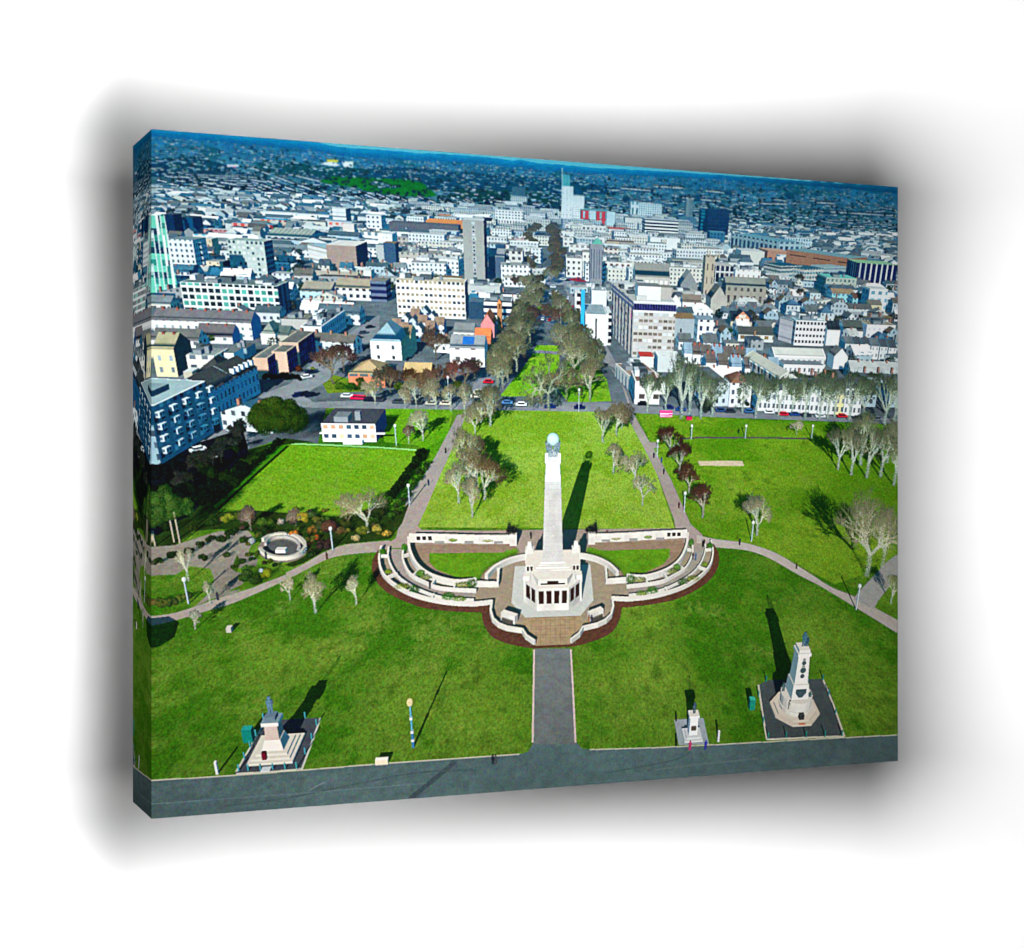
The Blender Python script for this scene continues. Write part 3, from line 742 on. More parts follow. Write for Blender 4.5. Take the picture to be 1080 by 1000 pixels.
prism(rect(cx,cy,2.5,2.6), 11.2, 11.7, wcol((244,240,232)), id_arm, topcol=WTOP)
prism(rect(cx,cy,2.0,2.1), 11.7, 12.3, wcol((236,232,224)), id_arm, topcol=WTOP)
BZ = wcol((70,92,98))
def disc(x,y,z,r,col,idn,sq=1.,n=14):
    poly3([(x+r*math.cos(6.2832*i/n),y,z+sq*r*math.sin(6.2832*i/n)) for i in range(n)], np.array([0,-1.,0]), col, idn)
for z,r in ((10.1,.42),(8.7,.55),(7.6,.42)): disc(cx,cy-1.42,z,r,BZ,id_arm)
for z in (9.4,10.7): disc(cx,cy-1.40,z,.3,wcol((150,150,146)),id_arm)
poly3([(cx-1.,cy-1.83,5.4),(cx+1.,cy-1.83,5.4),(cx+1.,cy-1.83,4.6),(cx+.3,cy-1.83,3.7),(cx-.3,cy-1.83,3.7),(cx-1.,cy-1.83,4.6)], np.array([0,-1.,0]), BZ, id_arm)
small((cx+.1,cy-3.1),(1,0,0),(0,1,0),.9,.8,.9,.7,wcol((60,64,66)),gcol((70,74,76)),id_arm)
wpaint(rect(cx+.2,cy-3.7,1.2,.5), gcol((190,110,70)), id_arm)
def figure(cx,cy,z,h,col,idn,n=5000,wide=.26,lean=0.):
    t = rng.random(n); w = np.where(t < .45,.72,np.where(t < .60,.85,np.where(t < .80,1.05,np.where(t < .85,.35,.5))))*wide*h*.5
    ang = rng.uniform(0,6.28,n); r_ = np.sqrt(rng.random(n))
    leg = np.where(t < .45, np.where(rng.random(n) < .5,-1,1)*wide*h*.22, 0)
    rr = np.where(t < .45, w*.45, w)
    pt = np.c_[cx+leg+rr*r_*np.cos(ang)+lean*t, cy+rr*r_*np.sin(ang)*.7, z+t*h]
    splat(pt, np.tile(col,(n,1))*rng.uniform(.5,1.5,(n,1)), np.clip(.45-.4*np.sin(ang)*1+rng.normal(0,.15,n),.05,1), idn, shadow=.06)
figure(cx+.1,cy,12.3,2.6,wcol((84,122,138)),id_arm,6000,.34)
figure(cx+.7,cy,12.3,1.7,wcol((60,94,110)),id_arm,2500,.36)
for dx_,dy_,z in ((-1.9,-2.0,1.8),(2.1,-1.2,2.6),(-2.4,.6,3.3),(2.3,.8,3.3)): figure(cx+dx_,cy+dy_,z,1.7,wcol((96,84,70) if dx_ < 0 and dy_ < 0 else (70,110,112)),id_arm,900,.4)
# left statue
id_dr = newid('printed_statue','bronze figure on a pink granite pedestal with stepped base, left side of the picture')
gpaint([(247,816),(279,760),(338,757),(318,812)], gcol((70,76,84)), id_pv3, .15, 1.)
gline([(249,816),(285,814),(318,811)], .3, gcol((190,190,176)), id_pv3); gline([(318,812),(330,780),(338,757)], .3, gcol((190,190,176)), id_pv3); gline([(249,814),(282,757)], .3, gcol((190,190,176)), id_pv3)
cx,cy = G(292,791)[:2]
for w_,d_,z0,z1 in ((6.6,6.0,0,.35),(5.6,5.0,.35,.7),(4.6,4.0,.7,1.05)): prism(rect(cx,cy,w_,d_), z0, z1, wcol((232,226,214)), id_dr, topcol=gcol((206,200,186)))
prism(rect(cx,cy,3.2,2.8), 1.05, 2.6, wcol((236,228,218)), id_dr, base2=rect(cx,cy,2.3,2.0), topcol=gcol((210,200,190)))
prism(rect(cx,cy,2.1,1.9), 2.6, 5.0, wall_sh(wcol((206,186,176)),None,dirt=.15), id_dr, base2=rect(cx,cy,1.8,1.6), topcol=gcol((200,190,180)))
prism(rect(cx,cy,2.5,2.1), 5.0, 5.6, wcol((240,234,226)), id_dr, topcol=gcol((120,140,150)))
prism(rect(cx,cy,1.5,1.3), 5.6, 6.3, wcol((110,130,146)), id_dr, topcol=gcol((100,120,130)))
figure(cx,cy,6.2,3.1,wcol((104,140,160)),id_dr,7000,.30)
small((cx-.8,cy-2.5),(1,0,0),(0,1,0),.6,.5,1.2,.7,wcol((120,20,50)),gcol((60,20,30)),id_dr)
small((cx-.2,cy-3.9),(1,0,0),(0,1,0),1.3,.9,.15,0,wcol((230,230,230)),gcol((190,196,200)),id_dr)
# small memorial
id_sm = newid('printed_memorial_stone','small white memorial with a dark figure on top, beside the promenade road')
gpaint([(711,759),(742,757),(748,785),(716,786)], gcol((150,160,164)), id_pv4, .15, 1.)
cx,cy = G(730,776)[:2]
for w_,d_,z0,z1 in ((3.2,3.0,0,.3),(2.4,2.2,.3,.6)): prism(rect(cx,cy,w_,d_), z0, z1, wcol((226,228,226)), id_sm, topcol=gcol((196,200,200)))
prism(rect(cx,cy,1.5,1.3), .6, 3.9, wcol((246,246,244)), id_sm, base2=rect(cx,cy,1.35,1.2), topcol=WTOP)
prism(rect(cx,cy,1.75,1.5), 3.9, 4.3, wcol((246,246,244)), id_sm, topcol=WTOP)
poly3([(cx-.45,cy-.75,1.6),(cx+.45,cy-.75,1.6),(cx+.45,cy-.75,2.5),(cx-.45,cy-.75,2.5)], np.array([0,-1.,0]), wcol((90,80,66)), id_sm)
figure(cx+.05,cy,4.3,1.9,wcol((84,104,120)),id_sm,3000,.3)
figure(*G(727.5,791)[:2],0,1.75,wcol((210,60,130)),newid('printed_person','person in a pink top beside the small memorial'),900,.3)
figure(*G(744,790.5)[:2],0,1.7,wcol((60,60,170)),newid('printed_person','person in a blue top beside the small memorial'),900,.3)
for x,y,c in ((730.5,590,(90,60,70)),(733.5,591,(80,110,150)),(741,577,(40,40,50)),(742.5,576,(70,40,40)),(621,657,(170,120,90)),(624,657,(40,50,80)),(453.6,621,(50,50,60)),(689.5,483,(40,50,80)),(697.5,488,(60,90,140)),(779,457,(60,50,50)),(281,590,(30,40,70)),(470,478,(60,40,40)),(452,512,(40,60,90)),(700,500,(60,60,70)),(716,536,(90,40,40)),(780,575,(50,60,80)),(840,600,(90,80,70)),(230,633,(60,60,80)),(345,590,(80,50,50)),(520,806,(40,46,60)),(523,806,(90,90,96)),(560,568,(50,50,60)),(640,566,(90,60,60)),(482,462,(50,60,70))):
    figure(*G(x,y)[:2],0,1.75,wcol(c),0,500,.3)
# green bins, posts, small things
def post(x,y,yt,w,col,idn=0,head=None):
    g = G(x,y); h = hgt(x,yt,g); prism(rect(g[0],g[1],w,w),0,h,wcol(col),idn,topcol=gcol(col))
    if head: 
        k = 500; v = rng.normal(0,1,(k,3)); v /= np.linalg.norm(v,axis=1)[:,None]
        splat(v*np.array([.34,.34,.42])+np.array([g[0],g[1],h]), np.tile(wcol(head),(k,1)), np.clip(v@SUNV*.5+.5,.1,1), idn, shadow=.1)
prism(rect(*G(792.5,747)[:2],1.0,1.0),0,2.0,wcol((40,140,120)),0,topcol=gcol((60,170,150)))
prism(rect(*G(263,781)[:2],1.4,1.0),0,2.3,wcol((20,130,120)),0,topcol=gcol((40,150,140)))
for x,y,t in ((757.5,782,771),(229.5,816,803)): post(x,y,t,.32,(236,232,232))
prism(rect(*G(403,805)[:2],1.9,.6),0,.8,wcol((250,232,200)),0,topcol=gcol((250,240,224)))
id_l = newid('printed_street_lamp','tall lamp post with pale blue shaft and cream lantern on the front lawn'); 
g = G(436,788); prism(rect(g[0],g[1],.34,.34),0,2.6,wcol((70,130,170)),id_l); prism(rect(g[0],g[1],.22,.22),2.6,7.4,wcol((110,180,205)),id_l)
for z in (1.1,2.6,5.0): prism(rect(g[0],g[1],.42,.42),z,z+.4,wcol((240,240,236)),id_l)
k=1500; v = rng.normal(0,1,(k,3)); v /= np.linalg.norm(v,axis=1)[:,None]; splat(v*np.array([.42,.42,.62])+np.array([g[0],g[1],8.0]), np.tile(wcol((246,226,170)),(k,1)), np.clip(v@SUNV*.6+.45,.1,1), id_l, shadow=.08)
for x,y,t in ((199,637,611),(351,580,557.5),(721.5,540,520),(792.6,571,551),(693,482,465),(729,463,449),(786,462,449),(856,462,449),(610.5,434,411),(473.5,425,398),(418,470,449),(903,643,618),(432,533,512)):
    post(x,y,t,.24,(190,204,208), newid('printed_street_lamp'), (236,240,240))
for x,y in ((252,813),(262,812.5),(275,812),(288,811.5),(301,811),(313,810.5),(258,800),(264,788),(270,776),(322,795),(329,780),(334,765),(322,757.5),(278,759)): post(x,y,y-6.5,.16,(80,170,180))
for x,y in ((810,779),(829,778),(850,777.5),(870,777),(888,776),(805,762),(800,735),(808,719),(868,717),(874,733),(881,753),(852,722)): post(x,y,y-6,.18,(40,140,130))
post(242.5,666,661,.9,(190,186,178)); post(713,760,755,.25,(30,30,34)); post(713,786,780,.3,(30,30,34))
# ---------------------------------------------------------------- the far town and hills (colours as printed)
FLT = np.zeros((SY,SX), bool)
UQ = np.broadcast_to(uu[None,:].astype(np.float32),(SY,SX)); VQ = np.broadcast_to(vv[:,None].astype(np.float32),(SY,SX))
def fill2(pts, col, var=.0, sc=.2, k=0, soft=None):
    px,py = plate(pts); r = pmask(px,py)
    if r is None: return
    y0,y1,x0,x1,m = r
    c = np.asarray(lin(col),np.float32)[None,:]
    if var:
        a = UQ[y0:y1,x0:x1][m]; b = VQ[y0:y1,x0:x1][m]
        c = c*np.clip(1+var*2*(fbm(a*sc,b*sc*2.2,3,k)-.5),.2,3)[:,None]
    ALB[y0:y1,x0:x1][m] = c; FLT[y0:y1,x0:x1][m] = True; IDB[y0:y1,x0:x1][m] = 0
def band_rows():
    vtop = 66
    Y1 = int(vtop*KY)
    v = VQ[:Y1]; u = UQ[:Y1]
    t = np.clip((v-8)/58,0,1)[...,None]
    base = np.array(lin((34,112,154)))*(1-t)+np.array(lin((78,116,120)))*t
    n = fbm(u*.10,v*.35,4,0); n2 = fbm(u*.5,v*1.1,3,2)
    base = base*(.35+1.3*n+.5*(n2-.5))[...,None]
    gr = np.clip((fbm(u*.03+5,v*.12,3,3)-.5)*5,0,1)[...,None]
    base = base*(1-.55*gr)+np.array(lin((8,72,70)))*(.5+n2[...,None])*.55*gr
    ALB[:Y1] = base; FLT[:Y1] = True; IDB[:Y1] = 0
    # fade the band into the modelled town
band_rows()
id_sky = newid('printed_sky'); id_hill = newid('printed_hills','blue wooded hills along the skyline')
sky = np.array([(160,136),(325,148.6),(330,149.6),(345,153),(370,156.4),(409,155.6+2.6),(432,161),(467,162.4),(496,164.4),(525,166.8),(540,169),(550,168.4),(567,172),(590,173.4),(602,174.6),(622,176.6),(650,178),(659,178.4),(690,180),(720,181.6),(947,197.5),(947,190)],float)
su = PL(sky[1:-1]); order = np.argsort(su[:,0])
sv = np.interp(uu, su[order,0], su[order,1])
SKYV = sv+.45*(np.interp(uu,np.arange(0,1001,7),rng.uniform(-1,1,143)))
hill_th = np.interp(uu,[0,120,240,330,420,520,620,720,820,1000],[8,9.5,10,9,8.5,8,6.5,5,5,7.5])
for j in range(int(30*KY)):
    v = vv[j]
    hm = (v < SKYV+hill_th); sm = v < SKYV
    f = np.clip((v-SKYV)/np.maximum(hill_th,1),0,1)[:,None]
    hc = np.array(lin((10,142,190)))*(1-f)+np.array(lin((6,96,146)))*f
    hc = hc*(.8+.4*fbm(uu*.08,np.full(SX,v*.5),3,4))[:,None]
    hc = np.where((uu > 700)[:,None], hc*(1-.45*np.clip((uu-700)/200,0,1))[:,None], hc)
    ALB[j] = np.where(hm[:,None],hc,ALB[j]); ALB[j] = np.where(sm[:,None], np.array(lin((96,190,212))), ALB[j])
    IDB[j] = np.where(sm,id_sky,np.where(hm,id_hill,IDB[j]))
# woods and the big green
id_pk = newid('printed_parkland','far green park among dark woods')
fill2([(160,168),(200,165),(232,172),(262,184),(240,186),(205,186),(160,187)],(5,62,84),.6,.3,1)
fill2([(268,172),(300,170),(345,176),(400,178),(400,190),(360,190),(330,186),(296,184),(275,178)],(10,74,82),.6,.3,2)
fill2([(385,178),(430,176),(470,181),(525,183),(600,190),(650,197),(650,205),(600,205),(560,201),(520,203),(480,200),(450,197),(400,192),(385,190)],(8,70,96),.55,.3,3)
fill2([(480,198),(520,200),(560,203),(590,206),(590,216),(540,214),(500,212),(470,208)],(20,64,66),.6,.4,4)
px,py = plate([(333,190),(352,186),(372,187),(400,188),(428,189),(446,193),(461,206),(452,208),(425,206.5),(403,205),(388,203),(378,198),(362,196),(346,194)])
fill2([(333,190),(352,186),(372,187),(400,188),(428,189),(446,193),(461,206),(452,208),(425,206.5),(403,205),(388,203),(378,198),(362,196),(346,194)],(12,112,36),.35,.2,5)
r = pmask(px,py); IDB[r[0]:r[1],r[2]:r[3]][r[4]] = id_pk
fill2([(388,190),(402,190),(416,196),(406,198),(392,196)],(40,80,60),.5,.5,1)
fill2([(556,226),(592,224),(592,232),(558,234)],(50,110,30),.5,.4,1)
# flecks: white house fronts, slate roofs
def fleck(u,v,w,h,c):
    x0,x1 = int(u*KX),max(int(u*KX)+1,int((u+w)*KX)); y0,y1 = int(v*KY),max(int(v*KY)+1,int((v+h)*KY))
    if x0 < 0 or y0 < 0: return
    ALB[y0:y1,x0:x1] = c; FLT[y0:y1,x0:x1] = True
WARM = [np.array(lin(c)) for c in ((226,242,246),(200,226,238),(160,204,222),(244,250,250),(206,206,206),(120,176,204))]
SLT = [np.array(lin(c)) for c in ((20,62,92),(30,66,84),(14,48,80),(52,72,82),(60,60,66),(36,80,100))]
def hilln(u): return np.interp(u, uu, SKYV+hill_th)
for i in range(7000):
    u = rng.uniform(0,1000); v0 = hilln(u); v = v0+ (rng.random()**1.1)*(66-v0)
    z = (v-4)/60.
    dn = LAT[0][int(v*1.3)&255,int(u*.11)&255]*.6+LAT[1][int(v*.5)&255,int(u*.05)&255]*.6
    if dn < .55 : continue
    x,y = u,v
    js,is_ = int(v*KY),int(u*KX)
    if IDB[js,is_] == id_pk: continue
    a = ALB[js,is_]
    if a[2] > .02 and a[1] < .075 and rng.random() < .62: 
        if (150 < u < 560 and 30 < v < 52) : continue
    w = rng.uniform(.8,3.0)*(.4+.95*z)*2.1; h = rng.uniform(.5,1.0)*(.35+.9*z)*1.9
    if rng.random() < .75:
        fleck(u-w*.05,v-h*.7,w*1.1,h*.75,SLT[rng.integers(6)]*rng.uniform(.6,1.3))
    c = WARM[rng.integers(6)]*rng.uniform(.35,1.)
    fleck(u,v,w,h*.8,c)
    if rng.random() < .5: fleck(u+rng.uniform(-1,1),v+h*.8,w*1.2,h*.8,np.array(lin((6,60,100)))*rng.uniform(.5,1.4))
# terraces seen as slanting rows
def row(x0,y0,x1,y1,th=1.3,c=(226,236,240),roof=(40,66,86)):
    a,b = P(x0,y0),P(x1,y1); L = np.hypot(*(b-a)); n = int(L/1.1)+1
    for i in range(n):
        t = i/n; p = a+(b-a)*t
        cc = np.array(lin(c))*rng.uniform(.45,1.05)
        fleck(p[0],p[1]-th*1.4,1.5,th*1.5,np.array(lin(roof))*rng.uniform(.6,1.5))
        fleck(p[0],p[1],1.4,th*rng.uniform(.7,1.1),cc)
        if rng.random() < .18: fleck(p[0],p[1]-th*1.6,.8,th*1.2,np.array(lin((160,150,150)))*rng.uniform(.3,1))
        fleck(p[0],p[1]+th,1.5,th*.9,np.array(lin((14,60,92)))*rng.uniform(.5,1.5))
for a in ((265,185,312,201),(265,191,299,203),(290,186,327,200),(307,184,337,191),(331,214,349,226),(311,208,326,216),(345,214,360,222),(377,211,402,222),(284,208,302,221),(302,221,334,223),(268,178,285,184),(320,203,350,212),(350,205,372,210),(355,213,372,219),(300,204,318,212),(338,204,352,214),(368,204,392,214),(380,203,405,213),(395,203,420,214),(318,196,345,206),(276,202,300,209)):
    row(*a, th=1.5)
for k in range(9): row(196+k*1.5,184+k*2.2,262+k*1.2,186.5+k*2.4,th=1.2,c=(216,230,236))
for k in range(26):
    x = 162+k*4.2+rng.uniform(-1,1); y = 187+rng.uniform(-2,13); row(x,y,x+rng.uniform(6,18),y+rng.uniform(.5,3),th=1.4)
for k in range(60):
    x = rng.uniform(400,560); y = 204+ (x-400)*.06+rng.uniform(0,22); row(x,y,x+rng.uniform(8,26),y+rng.uniform(1,7),th=1.3,c=(214,220,224),roof=(66,74,84))
for k in range(150):
    x = rng.uniform(610,940); y = 196+(x-610)*.05+rng.random()**.8*42; row(x,y,x+rng.uniform(4,16),y+rng.uniform(-1,2.5),th=rng.uniform(.9,1.5),c=(214,228,232),roof=(34,66,88))
for a in ((860,222,945,227),(800,214,830,215),(690,196,720,198),(745,201,775,204),(860,213,880,214),(720,208,760,212),(655,198,690,201)): row(*a,th=1.6,c=(236,242,244))
# pale slab blocks on the far left, big far sheds
for x,y,w,h in ((175,208.5,9,9),(188.5,208.5,6,9.5),(199,212,6,7),(209,213.5,6,6.5),(218,213,6,7),(229,213.5,5,6.5),(237,213.5,5,6),(174,201,8,4),(187,203,5,4),(196,201.5,6,3)):
    p = P(x,y); fleck(p[0],p[1],w*1.25,h*1.1,np.array(lin((222,236,234)))); fleck(p[0]+w*1.25,p[1]+.5,3.4,h*1.1,np.array(lin((20,90,104))))
    for q in range(3):
        for s in range(3): fleck(p[0]+1.2+s*w*.38,p[1]+1.4+q*h*.34,.9,.9,np.array(lin((120,160,170))))
row(198,208,232,210.5,th=1.2); row(180,194,222,202,th=1.3)
for pts,c in (([(344.5,168),(357,169),(356,171.4),(345,170.6)],(232,214,60)),([(341,171.5),(352,170.6),(357,173.6),(355,175.4),(341,174)],(240,242,246)),([(360.5,170.5),(372,170.5),(372,176.8),(362.5,176)],(244,246,248)),([(237,174),(250,173.6),(253,175.6),(238,176.4)],(226,226,226)),([(246,176.2),(248.5,176),(248.5,177.4),(246,177.4)],(200,40,90))): fill2(pts,c)
for k in range(900):
    u = rng.uniform(0,1000); v0 = hilln(u); v = v0+3+rng.random()*50; z = (v-4)/60.
    r_ = rng.uniform(.8,2.4)*(.5+z); c = np.array(lin((4,46,62) if rng.random() < .6 else (30,50,56)))
    for q in range(3): fleck(u+rng.normal(0,r_*.5),v+rng.normal(0,r_*.3),r_*1.3,r_*.9,c*rng.uniform(.5,1.4))

# ---------------------------------------------------------------- buildings of the town
W1 = wcol((246,246,244)); W2 = wcol((226,224,216)); W3 = wcol((206,200,190)); SH = wcol((150,164,170))
WN = wcol((60,72,88)); WD = wcol((24,32,52)); WB = wcol((90,104,112))
RF = gcol((150,152,150)); RD = gcol((74,80,88)); RG = gcol((118,126,130)); RL = gcol((196,200,198)); RBR = gcol((130,112,92)); RT = gcol((196,110,76))
def R_(c, edge=None, var=.2, seed=0, ribs=None):
    def f(W,D): return roof_sh(c, seed, var, edge, W, D, ribs)
    f.wd = 1; return f
def wall(c, win=WN, **k): return wall_sh(c, win, **k)
EDG = gcol((220,220,214))
def B(tl,tr,yb,dep,w,r,**k): return bld(tl,tr,yb,dep,w,r,**k)
jobs = []
def add(y,fn): jobs.append((y,fn))
b_ = lambda *a,**k: B(*a,**k)

bq_ = lambda *a,**k: B(*a,sq=False,**k)
# far-middle
b_((592.4,196),(604.2,196.5),235,18,wall(W1,wcol((200,206,212)),bay=6,fh=3.4,ww=.3,wh=.5),R_(RL),name='printed_building',label='tall white tower block with green glass top storeys')
i37 = list(IDS)[-1]
b_((592.4,183.5),(601,184),212,12,wall(wcol((110,190,190)),wcol((40,130,140)),bay=3,fh=4),R_(RL),idn=i37)
a,ex,ey,W_,D_,h_,_ = b_((592.6,177),(593.2,177),214,2,wcol((200,220,220)),R_(RL),idn=i37)
b_((604,206),(617,207.5),236,20,wall(W1,wcol((190,196,200)),bay=4,fh=3.2,ww=.5,wh=.4),R_(RL),idn=i37)
b_((540,197),(554.5,197.5),208,20,wall(wcol((90,110,112)),wcol((50,70,84)),bay=5,fh=3.5,ww=.8),R_(RG),label='dark office slab among trees below the woods')
b_((539,207),(556,208),212,26,wall(W2,WN,bay=5,fh=3.5),R_(RL),name=None)
b_((532,212.5),(551,214),221,30,wall(W1,wcol((210,210,210))),R_(RL),name=None)
b_((522,221),(552.5,221.5),240,34,wall(W1,wcol((150,140,146)),bay=4.5,fh=3.6,ww=.5,wh=.6),R_(RL,EDG),label='long white block with a grid of small windows left of the avenue',junk=4)
b_((522,231),(555,232.5),240,14,wall(W1,wcol((140,110,120)),bay=4,fh=5,ww=.5,wh=.7),R_(RL),name=None)
b_((613,221.5),(646,226),239,40,wall_sh(wcol((214,66,70)),wcol((150,190,196)),bay=9,fh=11,ww=.34,wh=.9),R_(gcol((110,150,156))),label='red and pale blue panelled hall at the top of the avenue')
i = list(IDS)[-1]
b_((622,222),(629,223),240,8,wcol((206,226,232)),R_(RL),idn=i); b_((612.5,220),(646,224.6),226,44,wall(wcol((120,170,180)),wcol((80,130,146)),bay=7,fh=6),R_(gcol((120,156,160))),idn=i,)
b_((640,223),(650,224.5),242,8,wcol((206,226,232)),R_(RL),idn=i)
b_((665.5,212.5),(673.5,213),228,22,wall(W1,wcol((40,120,120)),bay=9,fh=18,ww=.4,wh=.7),R_(gcol((110,140,140))),name=None)
b_((673.5,214),(699,216),228,22,wall(W1,wcol((80,140,156)),bay=5,fh=4,ww=.6),R_(RL),label='white apartment slabs with blue-green glass strips')
b_((659.5,229),(681,229.5),244,24,wall(W2,wcol((200,200,196)),bay=6,fh=8),R_(gcol((120,130,126))),name=None)
b_((680.5,231),(714,232.5),251,36,wall_sh(wcol((236,234,228)),wcol((40,36,64)),bay=300,fh=4.2,ww=1.2,wh=.5),R_(RL,EDG),label='white office with dark wraparound window bands')
b_((724,209.5),(729.4,209.5),232,14,wall(wcol((140,150,146)),WB,bay=30,fh=4),R_(RG),name=None)
b_((747.6,220.5),(762,220),252,24,wall(wcol((40,54,84)),wcol((30,42,70)),bay=6,fh=5,ww=.8),R_(gcol((50,60,90))),label='dark navy glass tower standing right of the centre',wallside=wall(wcol((30,110,124)),wcol((20,60,84)),bay=3,fh=4,ww=.8))
i = list(IDS)[-1]
b_((740,221),(747.8,220.5),248,20,wall(wcol((40,120,136)),wcol((20,60,84)),bay=30,fh=5,ww=1.1,wh=.4),R_(gcol((50,70,100))),idn=i)
b_((716,229),(737,231),241,26,wcol((90,120,136)),R_(gcol((84,116,134))),name=None)
b_((749,244),(765,245),259,20,wall(wcol((70,120,144)),wcol((50,90,120)),bay=5,fh=4),R_(gcol((110,150,164))),name=None)
b_((686,250),(715,250.5),263,26,W1,R_(RL,EDG),label='plain white store block',junk=5)
b_((698,252.5),(703,252.5),266,6,wcol((214,206,190)),R_(RL),name=None)
b_((642,240.5),(666,242),250,24,wall(W1,wcol((190,150,150)),bay=300,fh=4,ww=1.2,wh=.4),R_(gcol((190,80,70))),label='low white block with a red roof',)
b_((640,253),(668,254),262,16,wall(wcol((200,176,150)),wcol((60,54,66)),bay=300,fh=6,ww=1.2,wh=.5),R_(gcol((176,160,146))),name=None)
b_((722,258),(765,261),268,22,wcol((196,206,204)),R_(gcol((150,172,176)),EDG),label='long grey-blue flat roofed store',junk=6)
bq_((771,246),(822,255),262,40,wall(wcol((190,214,216)),wcol((70,96,120)),bay=9,fh=14,ww=.55,wh=.8),R_(gcol((120,160,170))),label='long grey-blue shopping hall with a row of pale roof piers')
i = list(IDS)[-1]
for k in range(6):
    x = 773+k*8.4; y = 243.5+k*1.5
    b_((x,y),(x+3,y+.5),262,10,W2,R_(RL),idn=i)
bq_((772,256.5),(820,259.5),262,8,wcol((60,160,160)),R_(gcol((80,170,170))),idn=i)
b_((828,250),(855,251.5),263,24,wall(wcol((214,228,232)),wcol((120,160,180)),bay=4,fh=5),R_(RL),name=None,junk=3)
bq_((830,263),(897,272.5),283,40,wall_sh(wcol((186,136,108)),wcol((90,60,50)),bay=30,fh=9,ww=.7,wh=.12),R_(gcol((130,160,164))),label='long tan brick shopping centre with a teal roof edge')
bq_((810,264),(832,265),277,30,wall(wcol((196,146,120)),wcol((120,80,70)),bay=8,fh=9,ww=.5,wh=.2),R_(gcol((190,160,140))),name=None)
b_((782,264),(808,266),278,26,wcol((226,222,210)),R_(RL),label='plain cream store block below the shopping hall')
b_((823,269),(856,270.5),280,14,wall(W1,wcol((60,80,90)),bay=4.5,fh=8,ww=.3,wh=.5),R_(RL),name=None)
b_((856,267.5),(869,268.5),282,12,W1,R_(RL),name=None)
bq_((806,277),(823.5,280.5),294,30,wall(wcol((214,212,204)),wcol((110,136,140)),bay=300,fh=3.4,ww=1.2,wh=.5),R_(gcol((40,90,106))),label='cream civic block with dark teal roof, angled wings')
i = list(IDS)[-1]
bq_((823.5,280.5),(848,282.5),296,26,wall(wcol((206,212,206)),wcol((100,150,150)),bay=300,fh=3.4,ww=1.2,wh=.5),R_(gcol((44,92,108))),idn=i)
bq_((848.5,283.5),(869,283),300,22,wall(wcol((226,222,212)),wcol((110,150,160)),bay=4,fh=3.6,ww=.8,wh=.5),R_(gcol((60,100,112))),idn=i)
bq_((869,281.5),(893,281),294,18,wall(wcol((190,206,206)),wcol((140,160,170)),bay=300,fh=3.4,ww=1.2,wh=.4),R_(gcol((150,170,170))),idn=i)
b_((898,274),(907,275),292,16,wcol((200,204,190)),R_(RL),name=None)
bq_((905.5,277),(947,279.5),303,30,wall_sh(wcol((36,36,84)),wcol((226,232,236)),bay=5.5,fh=40,ww=.28,wh=2),R_(gcol((150,190,150))),label='dark building with white upright stripes and a lime green upper corner')
i = list(IDS)[-1]
bq_((924,277.6),(947,279),285,4,wall_sh(wcol((200,224,120)),wcol((120,160,90)),bay=3,fh=3,ww=.4,wh=.4),R_(RL),idn=i)
b_((872,292),(905,294),309,24,wall(wcol((196,200,186)),wcol((120,140,140)),bay=4,fh=4),R_(gcol((120,190,180))),label='grey stone office with a pale green roof edge',junk=3)
b_((878,309),(906,312),318,12,wall(wcol((170,226,236)),wcol((90,130,146)),bay=4,fh=3.4),R_(RBR),rooftype='gable',label='pale cyan terrace under a brown roof')
b_((900,314),(921,317),322,10,wall(wcol((170,220,230)),wcol((80,90,100)),bay=4,fh=3),R_(gcol((90,70,60))),rooftype='gable',name=None)
b_((918,304),(940,306),328,14,wall(W1,wcol((120,170,190)),bay=6,fh=5),R_(RL),label='bright white block with blue window panels',rooftype='flat')
b_((855,309),(869,311),319,12,wall(wcol((220,232,230)),wcol((110,140,150)),bay=3,fh=3.2),R_(RG),name=None)
b_((833,305),(855,307),314,12,W1,R_(gcol((190,170,150))),name=None,junk=4)
# left-far
b_((189,229),(201,230),250,20,wcol((24,84,116)),R_(RD),label='dark blue tower slab behind the glass tower')
b_((179,232),(190,233),250,12,wall(wcol((110,170,170)),wcol((150,200,200)),bay=30,fh=5,ww=1.1,wh=.2),R_(RG),name=None)
b_((170,226),(180,227),252,16,wcol((12,50,80)),R_(RD),name=None)
b_((244,235),(285,238),246,14,wall(wcol((220,180,170)),wcol((190,80,70)),bay=7,fh=5,ww=.5,wh=.9),R_(gcol((110,160,180))),label='terrace of red and white fronts under a blue roof')
b_((202,241),(256,243),249,10,wall(wcol((200,150,150)),wcol((150,50,60)),bay=4,fh=4),R_(RL),name=None)
b_((203,247),(256,250),257,10,wall(W2,wcol((60,160,190)),bay=6,fh=5),R_(RG),name=None)
b_((274.5,223),(308,226),232,16,wall(W1,wcol((200,170,170)),bay=4,fh=4,ww=.4,wh=.3),R_(RL,EDG),name=None)
b_((312,225.5),(345,228),234,16,wall(W1,wcol((200,160,160)),bay=4,fh=4,ww=.4,wh=.3),R_(RL,EDG),label='long low white block behind the arched roof hall')
b_((274,231),(300,233),240,14,wall(wcol((210,190,170)),wcol((180,90,60)),bay=6,fh=5),R_(gcol((70,150,190))),name=None)
b_((345,233),(366,236),244,16,wall(wcol((226,214,210)),wcol((200,110,90)),bay=7,fh=5),R_(gcol((130,160,176))),name=None)
b_((350,219.5),(366,220),243,22,wall(W1,wcol((206,210,212)),bay=300,fh=4,ww=1.2,wh=.35),R_(RL,EDG),label='white tower block with faint window bands on the left',wallside=wcol((120,140,150)))
b_((361,236),(372,237),254,12,wcol((236,224,214)),R_(RL),name=None)
